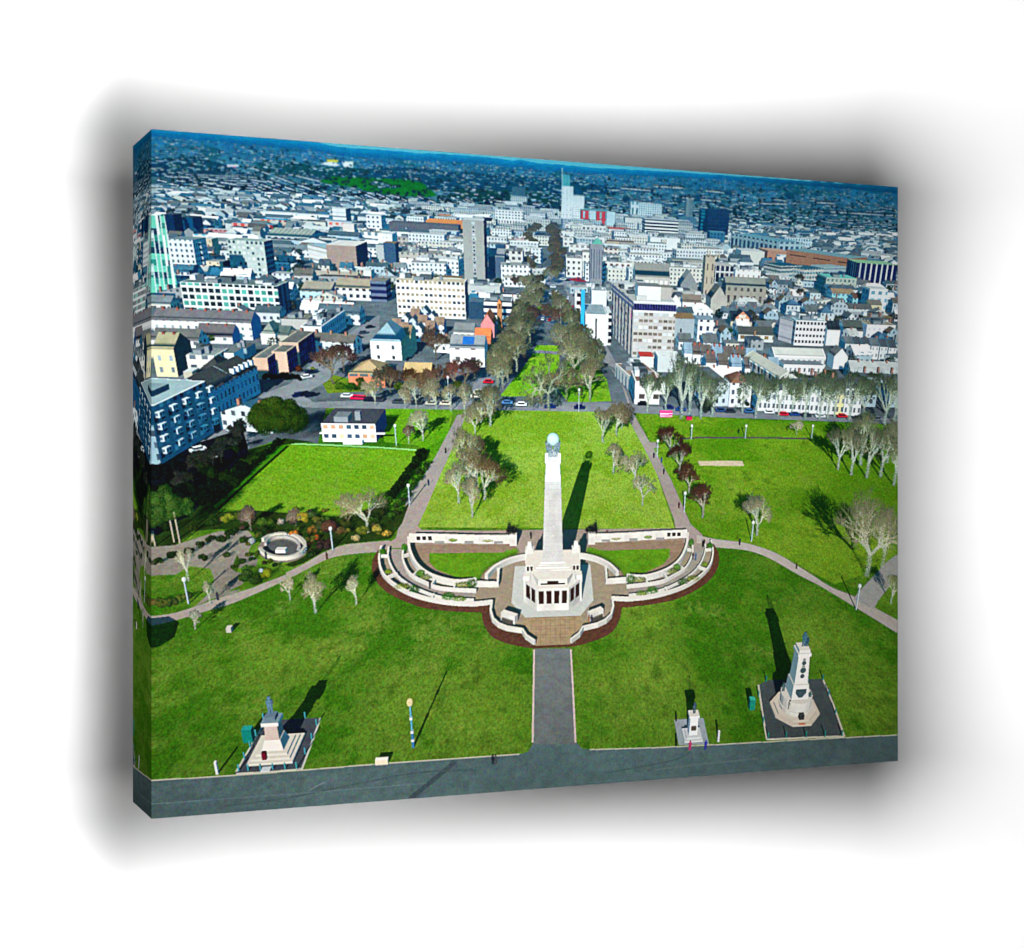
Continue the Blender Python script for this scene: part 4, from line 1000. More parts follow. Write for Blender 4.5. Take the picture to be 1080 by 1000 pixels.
b_((386,226.5),(401.5,227.5),246,24,wall(W1,wcol((70,90,110)),bay=5,fh=4.6,ww=.4,wh=.45),R_(RL,EDG),label='white and teal apartment block with square windows')
b_((378,244),(399,247),257,20,wall(W1,wcol((110,130,140)),bay=7,fh=6),R_(gcol((150,150,130))),name=None,junk=3)
b_((398,246),(414,246.5),275,22,wall(W1,wcol((226,226,226))),R_(RL,EDG),label='plain white block with a blue-shaded side',)
b_((396,258),(404,259),280,14,wcol((190,194,190)),R_(RG),name=None)
b_((404,256),(414,258),284,14,wcol((70,96,120)),R_(RBR),name=None)
b_((410,234),(479,241),247,26,wcol((110,106,110)),R_(gcol((96,96,100)),None,.3),label='long grey shed with a white central box')
b_((434.5,235),(453.5,235.5),247,8,W1,R_(RL),idn=list(IDS)[-1])
b_((449,232),(486,239),246,30,wcol((226,146,82)),R_(gcol((236,150,84))),label='orange roofed market shed behind the grey tower')
b_((462,226.5),(475,228),234,14,wcol((216,130,70)),R_(gcol((230,140,80))),idn=list(IDS)[-1])
# middle
b_((280,248.5),(326,251),256,52,wall(wcol((200,206,206)),wcol((70,90,110)),bay=6,fh=6,ww=.5,wh=.6),R_(gcol((142,152,142)),None,.12,0,4.),rooftype='gable',rh=5,label='wide hall with a ribbed grey-green vaulted roof')
b_((343.5,258),(379,258),287,36,wall_sh(wcol((172,150,138)),None,dirt=.06),R_(gcol((210,206,200)),EDG),label='windowless beige brick cube',wallside=wcol((70,90,110)))
bq_((324,257),(344.5,262),275,26,wall(W1,wcol((214,206,196)),bay=300,fh=3.4,ww=1.2,wh=.4),R_(gcol((150,176,186))),label='white slant fronted wing beside the beige cube')
b_((415,265.5),(488,267.5),283,24,wall(wcol((196,188,176)),wcol((120,116,116)),bay=4.6,fh=4.4,ww=.35,wh=.45),R_(gcol((140,138,132)),EDG,.3),label='long pale stone block with rows of small windows behind the white hotel',junk=16)
for k,(x0,y0,x1,y1) in enumerate(((418,250,440,252),(444,252,470,254),(470,250,487,251),(420,258,450,260),(455,258,480,260))):
    b_((x0,y0),(x1,y1),y1+7,16,wall(wcol((190,182,172)),wcol((110,100,100)),bay=5,fh=4),R_(gcol((146,140,134))),name=None,junk=6,seed=k)
tw_ = b_((487.5,231.5),(511,232),298,24,wall_sh(wcol((172,172,166)),None,dirt=.05),R_(RL),label='tall grey slab tower with one central window strip and a white canopy roof',wallside=wall_sh(wcol((90,120,140)),wcol((30,60,90)),bay=300,fh=3.,ww=1.2,wh=.5))
it = tw_[6]; ax_,ay_,hT = tw_[0][0],tw_[0][1]-.4,tw_[5]
for z in np.arange(3,hT-2,2.6):
    poly3([(ax_+6.7,ay_+.3,z),(ax_+9.2,ay_+.35,z),(ax_+9.2,ay_+.35,z+1.9),(ax_+6.7,ay_+.3,z+1.9)],np.array([0,-1.,0]),wcol((200,206,208))*rng.uniform(.5,1.2),it)
    if rng.random() < .6: poly3([(ax_+7.3,ay_+.2,z+.3),(ax_+8.6,ay_+.2,z+.3),(ax_+8.6,ay_+.2,z+1.3),(ax_+7.3,ay_+.2,z+1.3)],np.array([0,-1.,0]),wcol((50,60,76)),it)
for x0,x1,dz in ((-6,7.5,0),(8.5,20,1.)):
    prism(np.array([[ax_+x0,ay_+4],[ax_+x1,ay_+4],[ax_+x1+1,ay_+16],[ax_+x0+3,ay_+16]]),hT+1.5+dz,hT+2.4+dz,W1,it,topcol=gcol((240,240,236)),shade=False)
prism(np.array([[ax_+16,ay_+2],[ax_+21,ay_+2],[ax_+21,ay_+14],[ax_+16,ay_+14]]),hT-.2,hT+1.6,wcol((40,44,70)),it,topcol=gcol((60,60,80)),shade=False)
# avenue sides
b_((515,270),(531,273),292,20,wcol((96,112,128)),R_(gcol((120,124,130))),rooftype='gable',rh=5,label='shaded grey hall beside the avenue',wallside=wcol((70,84,100)))
b_((522.5,258),(532.5,258),277,12,wcol((60,90,112)),R_(gcol((90,110,124))),label='dark blue shaded tower beside the avenue')
b_((532,264.5),(551,266),288,30,wall(wcol((222,218,210)),wcol((90,84,90)),bay=5,fh=4.4,ww=.5,wh=.5),R_(gcol((120,120,116)),EDG),label='white fronted corner block left of the avenue',junk=5)
for x0,y0,x1,y1,yb in ((515,243,555,246,251),(515,250,553,253,258),(517,257,552,259,264)):
    b_((x0,y0),(x1,y1),yb,18,wall(wcol((214,196,188)),wcol((170,120,120)),bay=5,fh=5),R_(gcol((170,160,154)),EDG),name=None,junk=8,seed=int(x0+y0))
for x0,y0,x1,y1,yb in ((590,243,612,245,250),(594,250,640,253,260),(600,258,636,260,268),(642,262,668,264,270),(596,236,640,240,246)):
    b_((x0,y0),(x1,y1),yb,18,wall(wcol((232,230,224)),wcol((150,140,140)),bay=6,fh=5),R_(gcol((160,156,150)),EDG),name=None,junk=7,seed=int(x0+y0))
b_((597,272),(614,273),292,24,wall(wcol((238,234,226)),wcol((90,84,90)),bay=4.5,fh=4.4,ww=.45,wh=.45),R_(gcol((150,146,140)),EDG),label='white corner block right of the avenue',junk=4)
b_((614.5,266),(623,267),292,20,wall(wcol((236,230,220)),wcol((120,110,110)),bay=4,fh=4.4,ww=.4,wh=.45),R_(gcol((150,146,140))),name=None)
b_((636,276),(668,279),293,20,wall(wcol((238,234,228)),wcol((130,96,90)),bay=5,fh=4,ww=.5,wh=.5),R_(gcol((160,156,150)),EDG),label='long white front between the slim tower and the grey roofed hall',junk=6)
b_((637,262),(652,263),274,14,wall(wcol((226,216,206)),wcol((120,90,80)),bay=5,fh=4),R_(RBR),name=None,junk=3)
b_((622.5,257),(635.5,257.5),302,12,wall_sh(wcol((150,152,158)),wcol((110,112,122)),bay=2.2,fh=30,ww=.35,wh=.7),R_(RL),label='slim grey stone tower with a small green pyramid roof')
i = list(IDS)[-1]
ga = G(623.5,302); hh = hgt(622.5,257,ga); w_ = abs(G(635.5,302)[0]-ga[0])
prism(rect(ga[0]+w_/2,ga[1]+6,w_*.9,10),hh,hh+4,wcol((120,190,170)),i,base2=rect(ga[0]+w_/2,ga[1]+6,.6,.6),topcol=gcol((120,190,170)),shade=False)
b_((617.5,331),(640,331),364,30,wall_sh(wcol((244,244,244)),None,dirt=.04),R_(gcol((140,156,160)),EDG),label='plain white block with one dark vertical slit left of the brown hotel',wallside=wcol((60,70,96)))
i = list(IDS)[-1]; ga = G(618.5,364); hh = hgt(617.5,331,ga)
e = G(640,331,hh); xm = ga[0]+(e[0]-ga[0])*.42
poly3([(xm,ga[1]-.1,1),(xm+.9,ga[1]-.1,1),(xm+.9,ga[1]-.1,hh-2),(xm,ga[1]-.1,hh-2)],np.array([0,-1.,0]),WD,i)
b_((606.5,309),(612,310),348,14,wall(W1,WD,bay=4,fh=4,ww=.5),R_(RL),name=None)
b_((613,306),(615.6,306),362,2,wcol((70,180,226)),R_(gcol((90,180,220))),label='bright blue upright stripe of a lift shaft',name='printed_building')
b_((624,306),(640,307),326,16,wcol((236,236,234)),R_(gcol((150,160,164)),EDG),name=None,junk=6)
b_((640,330),(645,330),364,20,wall(wcol((226,224,220)),WD,bay=4,fh=3.4,ww=.5,wh=.6),R_(RL),name=None)
# white hotel
b_((417,295),(490.5,297.5),334,16,wall(wcol((248,246,240)),wcol((196,176,150)),bay=2.6,fh=3.3,ww=.62,wh=.42,alt=WN),R_(gcol((190,180,160)),EDG),label='large white hotel slab with rows of cream window bays',junk=5,wallside=wcol((110,130,140)))
i = list(IDS)[-1]
b_((439,287),(455,287.5),326,10,wall(W1,wcol((200,200,200)),bay=4,fh=3),R_(RL),idn=i)
b_((424,290.5),(487,293.5),322,9,wall(W1,wcol((90,100,110)),bay=3,fh=3.2,ww=.5,wh=.5),R_(RBR),idn=i)
ga = G(419,332); 
b_((493,301),(527,303),311,18,wcol((200,200,196)),R_(gcol((176,178,176)),EDG),name=None,junk=6)
b_((497,308),(520,309),316,14,wcol((220,220,216)),R_(gcol((196,198,196)),EDG),name=None)
b_((510,317),(539.5,318.5),342,18,wall_sh(wcol((238,236,230)),wcol((60,64,84)),bay=300,fh=3.5,ww=1.2,wh=.42),R_(gcol((120,126,130)),EDG),label='white low office with dark window bands beside the red roofed church',junk=5,wallside=wcol((80,96,120)))
b_((494,318),(511,321),336,14,wcol((60,84,104)),R_(gcol((90,110,120))),name=None)
# red roof church
b_((507,342),(521,343),356,18,wcol((232,150,150)),R_(gcol((198,104,72)),None,.15),rooftype='gabley',rh=5,label='church with orange tiled roof and pink front')
i = list(IDS)[-1]
b_((524,320),(529,320),348,5,wall(wcol((200,140,100)),wcol((110,70,50)),bay=3,fh=8,ww=.3,wh=.4),R_(RT),idn=i,rooftype='hip',rh=2)
b_((500,358),(517,360),370,14,wcol((206,130,100)),R_(gcol((198,108,74)),None,.15),idn=i,rooftype='gable',rh=4)
b_((474,366.5),(511,367),386,16,wall(wcol((246,242,234)),wcol((120,110,110)),bay=7,fh=5,ww=.3,wh=.4),R_(gcol((120,126,130))),rooftype='gable',rh=4,label='white row of houses with grey roofs and a blue solar panel')
i = list(IDS)[-1]; ga = G(475,386); hh = hgt(474,366.5,ga)
a_ = ga+np.array([5.5,1.8,hh+1.1]); poly3([a_,a_+np.array([5.2,0,0]),a_+np.array([5.2,4.8,2.4]),a_+np.array([0,4.8,2.4])],np.array([0,-.447,.894]),gcol((40,90,150)),i)
b_((390,359.5),(424,359),383,20,wall(wcol((248,246,240)),wcol((90,96,104)),bay=6.5,fh=4.2,ww=.18,wh=.4),R_(gcol((112,136,146)),None,.15),rooftype='hip',rh=6.5,label='white square mansion with a blue-grey pyramid roof',wallside=wcol((214,200,170)))
b_((424,353),(434,352),376,14,wcol((220,206,176)),R_(RBR),rooftype='gable',rh=3,name=None)
for k,(x,y) in enumerate(((412,344),(422,338),(432,333),(442,330),(440,340),(450,336),(448,346),(436,349),(458,342),(430,341),(420,348))):
    b_((x,y),(x+10,y+.5),y+11,9,wall(wcol((236,240,244)) if k%3 else wcol((200,214,226)),wcol((70,84,100)),bay=3.2,fh=3),R_(gcol((96,100,104) if k%2 else (120,104,92)),None,.25),rooftype='gabley' if k%2 else 'gable',rh=3,name='printed_house',label=None,wallside=wcol((120,160,180)))
b_((478,350),(500,351),366,14,wall(W2,WN),R_(gcol((110,114,116))),rooftype='gable',rh=3,name=None)
b_((367,394),(404,396.5),408,16,wall_sh(wcol((226,140,108)),wcol((120,130,130)),bay=4,fh=5,ww=.8,wh=.3,base=2.2),R_(gcol((150,132,104)),None,.15),rooftype='hip',rh=3.5,label='low brown roofed pavilion with an orange brick wall')
b_((425,392),(452,397),404,10,wcol((130,100,80)),R_(gcol((160,140,104)),None,.2),rooftype='gable',rh=2.5,name=None)
b_((402,386),(424,388),396,10,wcol((110,110,112)),R_(gcol((104,110,116))),name=None)
# bowling clubhouse
b_((338.5,446.5),(395,448),466,15.5,wall_sh(wcol((246,246,240)),wcol((90,110,130)),bay=2.4,fh=2.9,ww=.6,wh=.45,alt=wcol((236,190,160))),roof_sh(gcol((72,74,82)),2,.1),label='bowling clubhouse, low white front under a dark flat roof beside the green',wallside=wcol((70,120,150)),junk=2)
i = list(IDS)[-1]; ga = G(340,466)
prism(np.array([[ga[0]+7,ga[1]-2.4],[ga[0]+13,ga[1]-2.4],[ga[0]+13,ga[1]-.2],[ga[0]+7,ga[1]-.2]]),0,1.2,wcol((236,232,226)),i,topcol=gcol((226,224,220)))
prism(np.array([[ga[0]-.2,ga[1]-1.4],[ga[0]+20,ga[1]-1.4],[ga[0]+20,ga[1]-.2],[ga[0]-.2,ga[1]-.2]]),2.9,3.1,wcol((246,240,236)),i,topcol=gcol((236,232,228)))
# left block
b_((176,252),(212,251.5),290,20,wall(wcol((236,240,240)),wcol((80,110,120)),bay=3.2,fh=3.3,ww=.4,wh=.5),R_(gcol((120,140,144))),label='white flats with small square windows beside the green glass tower')
b_((201,255.5),(212,256),289,1,wall_sh(wcol((220,226,226)),wcol((40,66,86)),bay=9,fh=3.3,ww=.84,wh=.5),R_(RL),idn=list(IDS)[-1])
b_((212.5,251.5),(223,252),268,12,wall(wcol((226,206,176)),wcol((80,70,60)),bay=4,fh=6,ww=.15,wh=.3),R_(RL),name=None)
b_((217,275.5),(232.5,277),291,12,wall(wcol((232,216,186)),wcol((60,56,60)),bay=5,fh=5,ww=.14,wh=.25),R_(gcol((140,146,146))),name=None,wallside=wcol((20,40,60)))
b_((239,253),(274.5,256),292,16,wall_sh(wcol((196,206,200)),wcol((240,244,242)),bay=2.9,fh=3.3,ww=.5,wh=.5,alt=wcol((40,84,96))),R_(gcol((150,166,160)),EDG),label='pale grey flats with white window squares and dark balconies',wallside=wall_sh(wcol((150,170,176)),wcol((24,30,80)),bay=3.5,fh=3.3,ww=.7,wh=.6))
i = list(IDS)[-1]
b_((241.5,258),(256,259.5),291,1,wall_sh(wcol((236,240,238)),wcol((30,56,80)),bay=6.8,fh=3.3,ww=.84,wh=.6),R_(RL),idn=i)
# glass tower
id_gt = newid('printed_building','green glass tower with white slanted fins at the left edge of the print')
ga = G(165,312); hh = hgt(165,227,ga)
def atY(x,y,Y):
    u,v = P(x,y); dx,dy,dz = rays(u,v); return np.array([dx*Y/dy,Y,CH+dz*Y/dy])
def glass(s,q):
    st_ = s+q*-.05; b = np.floor(st_/2.4).astype(int); f = st_/2.4-b; fl = np.floor(q/3.2).astype(int)
    h = LAT[1][(fl*3+b*17)&255,(b*5+fl*11)&255]
    c = np.where((h > .62)[:,None], wcol((120,206,180))[None,:], np.where((h > .25)[:,None], wcol((60,140,130))[None,:], wcol((24,70,90))[None,:]))
    fin = (f < .24); c = np.where(fin[:,None], wcol((214,228,226))[None,:], c)
    bk = (LAT[2][(b*3)&255,(fl//5)&255] > .62)&(f > .2)&(f < .62); return np.where(bk[:,None], wcol((232,240,240))[None,:], c)
k = abs(G(186,312)[0]-G(160,312)[0])
p3 = lambda x,z: np.array([ga[0]+x,ga[1],z])
poly3([atY(150,312,ga[1]),atY(189,314,ga[1]),atY(173,226,ga[1]),atY(150,229,ga[1])],np.array([0,-1.,0]),glass,id_gt,np.array([1.,0,0]),p3(0,0))
hstamp([(ga[0]-6,ga[1]),(ga[0]+k*.8,ga[1]),(ga[0]+k*.8,ga[1]+14),(ga[0]-6,ga[1]+14)],hh)
# long office
b_((189.5,297.5),(292,302),331,18,wall_sh(wcol((236,240,238)),wcol((36,70,76)),bay=3.3,fh=3.2,ww=.74,wh=.66,alt=wcol((110,180,166)),base=.6),R_(gcol((104,120,120)),gcol((230,234,230)),.25),label='long low office with dark green windows in a white grid',junk=9,wallside=wall_sh(wcol((110,140,160)),wcol((70,100,124)),bay=7,fh=40,ww=.5,wh=2))
i = list(IDS)[-1]
# courtyard roofs
b_((316,307),(352,306),318,24,wall(wcol((190,220,240)),wcol((50,64,84)),bay=4,fh=4,ww=.4,wh=.5),R_(gcol((136,132,120)),None,.2),rooftype='gable',rh=4,label='wide brown-grey roofed courtyard block',wallside=wcol((120,140,156)))
i = list(IDS)[-1]
b_((352,303),(390,305),316,22,wall(wcol((226,224,218)),wcol((60,64,80)),bay=4,fh=4),R_(gcol((140,132,116)),None,.2),rooftype='gable',rh=4,idn=i)
b_((314,291),(380,291.5),299,14,wall(wcol((170,166,156)),wcol((70,80,84)),bay=5,fh=5,ww=.6,wh=.5),R_(gcol((144,140,130)),None,.2),rooftype='gable',rh=3,idn=i)
b_((383,285),(390,286),298,10,W2,R_(RL),name=None)
b_((390,296),(402,300),318,14,wall_sh(wcol((120,130,150)),wcol((40,44,80)),bay=300,fh=3.6,ww=1.2,wh=.5),R_(gcol((124,124,116))),name=None)
# white corner building with shaded side
b_((317,344),(344,341),364,42,wall_sh(wcol((236,244,246)),None,dirt=.06),R_(gcol((92,104,110)),gcol((226,232,234)),.3),label='tall white corner building with a blue-shaded side along the street',junk=12,wallside=wall_sh(wcol((206,220,226)),wcol((110,130,146)),bay=3.6,fh=3.6,ww=.35,wh=.5))
i = list(IDS)[-1]
b_((329,331),(334,331),350,4,W1,R_(RL),idn=i)
b_((296,336),(318,342),354,16,wcol((190,186,180)),R_(gcol((120,120,112)),gcol((60,60,66)),.3,0,2.4),name=None,junk=3)
# terraces on the left
def chim(a,ex,ey,W,D,h,n,idn):
    for k in range(n):
        p = a[:2]+ex[:2]*(W*(k+.5)/n)+ey[:2]*D*.5
        small(p,ex,ey,.9,1.8,3.4,h+1.2,wcol((170,104,90)),gcol((90,60,56)),idn)
r1 = b_((160,337),(265.5,340),356,12,wall(wcol((240,240,236)),wcol((150,160,164)),bay=3.4,fh=3,ww=.3,wh=.4),R_(gcol((92,92,96)),None,.2),rooftype='gable',rh=4,label='long white terrace with dark slate roof and red chimneys',wallside=wcol((110,170,206)))
chim(*r1[:6],7,r1[6])
r1 = b_((206,354.5),(246,355),362,11,wall(wcol((236,238,236)),wcol((110,120,124)),bay=5,fh=3,ww=.3,wh=.4),R_(gcol((86,82,86)),None,.2),rooftype='gable',rh=4.5,name='printed_house',label='lower white house with dark roof and dormers',wallside=wcol((110,170,206)))
chim(*r1[:6],2,r1[6])
r1 = b_((160,358),(207,360.5),366,9,wall(wcol((230,234,232)),wcol((120,130,134)),bay=4,fh=3),R_(gcol((84,86,86)),None,.2),rooftype='gable',rh=4,name=None)
r1 = b_((160,367.5),(181,369),397,14,wall(wcol((244,226,180)),wcol((150,160,170)),bay=4.2,fh=4.2,ww=.28,wh=.45),R_(gcol((132,130,108)),None,.2),rooftype='gable',rh=4.5,label='tall cream house at the left edge with a grey gable',wallside=wcol((120,116,110)),name='printed_house')
chim(*r1[:6],2,r1[6])
b_((196,374.5),(224,377),393,13,wall(wcol((232,226,212)),wcol((100,110,120)),bay=4.6,fh=3.6,ww=.5,wh=.4),R_(gcol((130,138,136)),gcol((206,206,200)),.3),name='printed_house',label='flat roofed cream house with a red edged roof',junk=4)
b_((224,372),(242,375),388,10,W1,R_(gcol((110,116,116))),name=None)
b_((246,367),(262,366),378,10,wcol((150,170,180)),R_(gcol((90,92,92))),name=None,junk=2)
b_((274.5,352),(291,352),363,12,wcol((244,242,232)),R_(gcol((110,118,112)),None,.15),rooftype='hip',rh=4.5,name='printed_house',label='small white house with a grey pyramid roof')
b_((291,353),(306,352),362,12,wcol((190,186,170)),R_(gcol((80,92,90)),None,.2),rooftype='gable',rh=3,name=None)
b_((266,377.5),(281.5,378),400,24,wall_sh(wcol((214,178,156)),None,dirt=.08),R_(gcol((110,116,112)),gcol((196,180,160)),.2),label='brick flats with dark blue stair windows, near left street',wallside=wall_sh(wcol((90,76,80)),wcol((50,90,150)),bay=2.8,fh=2.6,ww=.5,wh=.8))
i = list(IDS)[-1]
b_((286,371),(302,371.5),394,20,wall_sh(wcol((220,186,164)),None,dirt=.08),R_(gcol((110,108,104)),gcol((200,184,164)),.2),idn=i,wallside=wall_sh(wcol((86,72,78)),wcol((50,90,150)),bay=2.8,fh=2.6,ww=.5,wh=.8))
b_((294,361),(318,359),386,22,wall_sh(wcol((206,176,156)),None,dirt=.08),R_(gcol((104,104,102)),gcol((200,184,164)),.2),idn=i,wallside=wall_sh(wcol((86,72,78)),wcol((50,90,150)),bay=2.8,fh=2.6,ww=.5,wh=.8))
# big shaded corner block + terrace: front runs along the street, right-facing, in shade
id_cb = newid('printed_building','large shaded corner block with a pale flat roof at the left edge')
g0 = G(182,489); h0 = hgt(160,429,G(160,505)); h0 = 17.
def runs(x0,y0,x1,y1,h,wsh,rf,idn,depth=14,rt='flat',rh=4):
    b0 = G(x0,y0,h); b1 = G(x1,y1,h); b0[2]=b1[2]=0; e = b1-b0; L = np.linalg.norm(e); ex = e/L; ey = np.array([-ex[1],ex[0],0])
    box(b0,ex,ey,L,depth,h,wsh,rf(L,depth) if getattr(rf,'wd',0) else rf,idn,rooftype=rt,rh=rh); return b0,ex,ey,L,depth,h
TEAL = wcol((168,188,196))
hc_ = hgt(217,401,G(221,455)); 
r1 = runs(158,430,217,402,hc_,wall_sh(wcol((150,176,186)),wcol((90,106,120)),bay=3.2,fh=3.3,ww=.5,wh=.5,alt=wcol((214,226,230))),R_(gcol((150,170,172)),gcol((226,230,228)),.1),id_cb,depth=24)
for k in range(5):
    p = r1[0]+r1[1]*(3+k*6.2)
    for z in np.arange(2.5,hc_-2,3.3): small(p[:2]-r1[2][:2]*.4,r1[1],r1[2],2.4,1.4,1.5,z,wall_sh(wcol((206,222,228)),wcol((120,136,150)),bay=1.2,fh=1.5,ww=.6,wh=.6,base=0),gcol((190,200,200)),id_cb)
small((r1[0]+r1[1]*10+r1[2]*9)[:2],r1[1],r1[2],14,8,1.6,hc_,wcol((120,140,146)),gcol((130,150,154)),id_cb)
id_tr = newid('printed_building','blue-shaded terrace with tall windows and dormer roof along the left street')
ht = hgt(271,386,G(276.5,414))
r1 = runs(221,412,247.5,398,ht,wall_sh(wcol((170,206,222)),wcol((110,136,154)),bay=2.6,fh=3.6,ww=.42,wh=.6,trim=wcol((220,236,242))),R_(gcol((70,74,76)),None,.2),id_tr,rt='gable',rh=3.5)
r1 = runs(247.5,398,271,386.5,ht,wall_sh(wcol((180,214,230)),wcol((116,146,166)),bay=2.6,fh=3.6,ww=.42,wh=.6,trim=wcol((226,240,246))),R_(gcol((66,70,70)),None,.2),id_tr,rt='gable',rh=3.5)
for k in range(5):
    p = r1[0]+r1[1]*(2+k*r1[3]/5)+r1[2]*1.6
    small(p[:2],r1[1],r1[2],1.3,1.6,1.8,ht+.6,wcol((226,236,240)),gcol((90,96,96)),id_tr)
b_((202,396),(238,397),409,16,wcol((90,96,100)),R_(gcol((56,58,60)),None,.2),rooftype='hip',rh=5,name=None)
b_((193,392),(201,393),402,6,wcol((196,190,170)),R_(RL),name=None)

# right side of the town
hg = b_((669,317),(711,316.5),377,16,wall_sh(wcol((204,198,192)),wcol((150,136,124)),bay=2.55,fh=3.05,ww=.8,wh=.46,alt=wcol((222,226,228)),base=.5),R_(gcol((176,178,174)),EDG,.25),label='brown and white hotel tower with a navy top window band',wallside=wcol((190,176,168)))
ih = hg[6]; a,ex,ey,Wd,Dp,hh = hg[:6]
# long left wing of the hotel
bl = G(645.6,298,hh); bl[2] = 0; e = a-bl; L = np.linalg.norm(e); ex2 = e/L; ey2 = np.array([-ex2[1],ex2[0],0])
hstamp([bl,a,a+ey2*16,bl+ey2*16],hh)
hw = hh
poly3([bl,a,a+Zv*hw,bl+Zv*hw],np.cross(ex2,Zv),wall_sh(wcol((196,188,182)),wcol((236,236,234)),bay=2.2,fh=3.05,ww=.45,wh=.5,alt=wcol((70,66,70))),ih,ex2,bl,nl=.55)
poly3([bl+ex2*(L*.80),a,a+Zv*hw,bl+ex2*(L*.80)+Zv*hw],np.cross(ex2,Zv),wall_sh(wcol((204,194,186)),None,dirt=.05),ih,ex2,bl,nl=.6)
poly3([bl+Zv*(hw-4)-ey2*.3,a+Zv*(hw-4)-ey2*.3,a+Zv*(hw-.6)-ey2*.3,bl+Zv*(hw-.6)-ey2*.3],np.cross(ex2,Zv),wcol((90,116,150)),ih,nl=.5)
poly3([bl+Zv*(hw-2.6)-ey2*.35,a+Zv*(hw-2.6)-ey2*.35,a+Zv*(hw-1.8)-ey2*.35,bl+Zv*(hw-1.8)-ey2*.35],np.cross(ex2,Zv),wcol((196,190,186)),ih,nl=.5)
for z,s in ((17.3,0),(18.6,1),(19.8,2)):     # small pink sign letters on the flank
    o = bl+ex2*(L*.885)-ey2*.12; q = np.cross(ex2,Zv)
    for a0,a1,z0,z1 in (((0,.5,0,.9),(.9,1.4,0,.9),(.5,.9,.6,.9)) if s == 1 else ((0,.5,0,.9),(.5,1.3,.55,.9),(.9,1.4,-.2,.6))):
        poly3([o+ex2*a0+Zv*(z+z0),o+ex2*a1+Zv*(z+z0),o+ex2*a1+Zv*(z+z1),o+ex2*a0+Zv*(z+z1)],q,wcol((230,60,150)),ih,nl=.9)
poly3([bl+Zv*hw,a+Zv*hw,a+ey2*15+Zv*hw,bl+ey2*15+Zv*hw],Zv,roof_sh(gcol((170,172,168)),1,.25),ih,ex2,bl,ey2)
# navy band + white cornice on the front
f = lambda x,z: a+ex*x+Zv*z-ey*.12
poly3([f(-.3,hh-1.2),f(Wd+.3,hh-1.2),f(Wd+.3,hh),f(-.3,hh)],-ey,wcol((236,240,242)),ih)
poly3([f(-.3,hh-4.2),f(Wd+.3,hh-4.2),f(Wd+.3,hh-1.2),f(-.3,hh-1.2)],-ey,wall_sh(wcol((110,106,150)),wcol((34,34,84)),bay=1.35,fh=3.,ww=.8,wh=.94,base=0),ih,ex,f(0,hh-4.2))
poly3([f(-.3,hh-5.2),f(Wd+.3,hh-5.2),f(Wd+.3,hh-4.2),f(-.3,hh-4.2)],-ey,wcol((230,234,236)),ih)
box((a+ex*2+ey*3)[:2],ex,ey,Wd*.55,12,6.2,wall_sh(wcol((240,242,244)),None,dirt=.04),gcol((120,124,124)),ih,z0=hh,stamp=False)
box((a+ex*(Wd*.62)+ey*8)[:2],ex,ey,Wd*.32,10,5.4,wcol((190,184,176)),gcol((130,126,118)),ih,z0=hh,stamp=False)
roofjunk(bl,ex2,ey2,L,14,hh,ih,14,3)
# hotel podium
b_((649,383),(670,402),397,14,wcol((232,228,220)),R_(gcol((140,120,110)),gcol((220,216,210)),.3),sq=False,name='printed_building',label='low white hotel podium beside the right path',junk=8)
i = list(IDS)[-1]
b_((670,402),(697,404),426,16,wall(wcol((236,232,226)),wcol((110,100,96)),bay=6,fh=5,ww=.4,wh=.4),R_(gcol((120,92,84)),gcol((220,216,210)),.3),idn=i,junk=5)
b_((675,376),(690,377),387,10,wcol((226,226,222)),R_(gcol((170,70,64))),name=None); b_((694,376),(718,376.5),392,12,wcol((206,210,208)),R_(gcol((206,210,208)),EDG),name=None)
b_((711,335.5),(735,336),356,18,wall(wcol((172,180,184)),wcol((70,76,84)),bay=9,fh=7,ww=.12,wh=.3),R_(gcol((136,112,84)),None,.2),label='plain grey building with a brown roof right of the hotel')
b_((736.5,337),(754,337.5),361,14,wall(W1,wcol((60,66,90)),bay=4,fh=4.6,ww=.4,wh=.5),R_(gcol((130,146,156))),label='small bright white block with dark square windows',name='printed_building')
b_((706,319),(720,321),330,10,W1,R_(RD),rooftype='gabley',rh=5,name='printed_house'); b_((720,318),(740,318.5),330,10,wall(W1,WN,bay=6,fh=5,ww=.2,wh=.5),R_(gcol((104,96,88)),None,.2),rooftype='gable',rh=4,name='printed_house')
b_((670,291),(708,294),304,18,wall_sh(wcol((206,200,188)),wcol((232,228,220)),bay=4,fh=7,ww=.6,wh=.7),R_(gcol((110,112,108)),None,.12),rooftype='gable',rh=9,label='hall with a steep dark grey slate roof and arched windows')
b_((718,300),(736,301),309,16,wall_sh(wcol((150,150,150)),None),R_(gcol((130,132,134)),None,.15),rooftype='gabley',rh=10,label='steep grey stone gable beside the church tower')
b_((702,279),(739,281),297,16,wall(wcol((236,232,224)),wcol((140,136,130)),bay=5,fh=5,ww=.35,wh=.5),R_(gcol((176,172,164)),EDG),label='white civic front with small windows behind the church',junk=4)
b_((755,280),(776,282),299,20,wall_sh(wcol((214,214,208)),wcol((44,48,70)),bay=4.4,fh=9,ww=.7,wh=.85),R_(gcol((180,178,170))),label='pale block with tall dark window bays right of the church tower')
b_((776,284),(801,284.5),300,16,wall(W1,wcol((180,160,150)),bay=5,fh=4.6,ww=.3,wh=.4),R_(RL,EDG),name=None,junk=3)
b_((766,302),(812,306),322,14,wall_sh(wcol((172,164,150)),wcol((100,92,88)),bay=5,fh=8,ww=.4,wh=.6),R_(gcol((112,116,110)),None,.15),rooftype='gable',rh=6,label='stone church with a long dark roof and a square tower')
i = list(IDS)[-1]
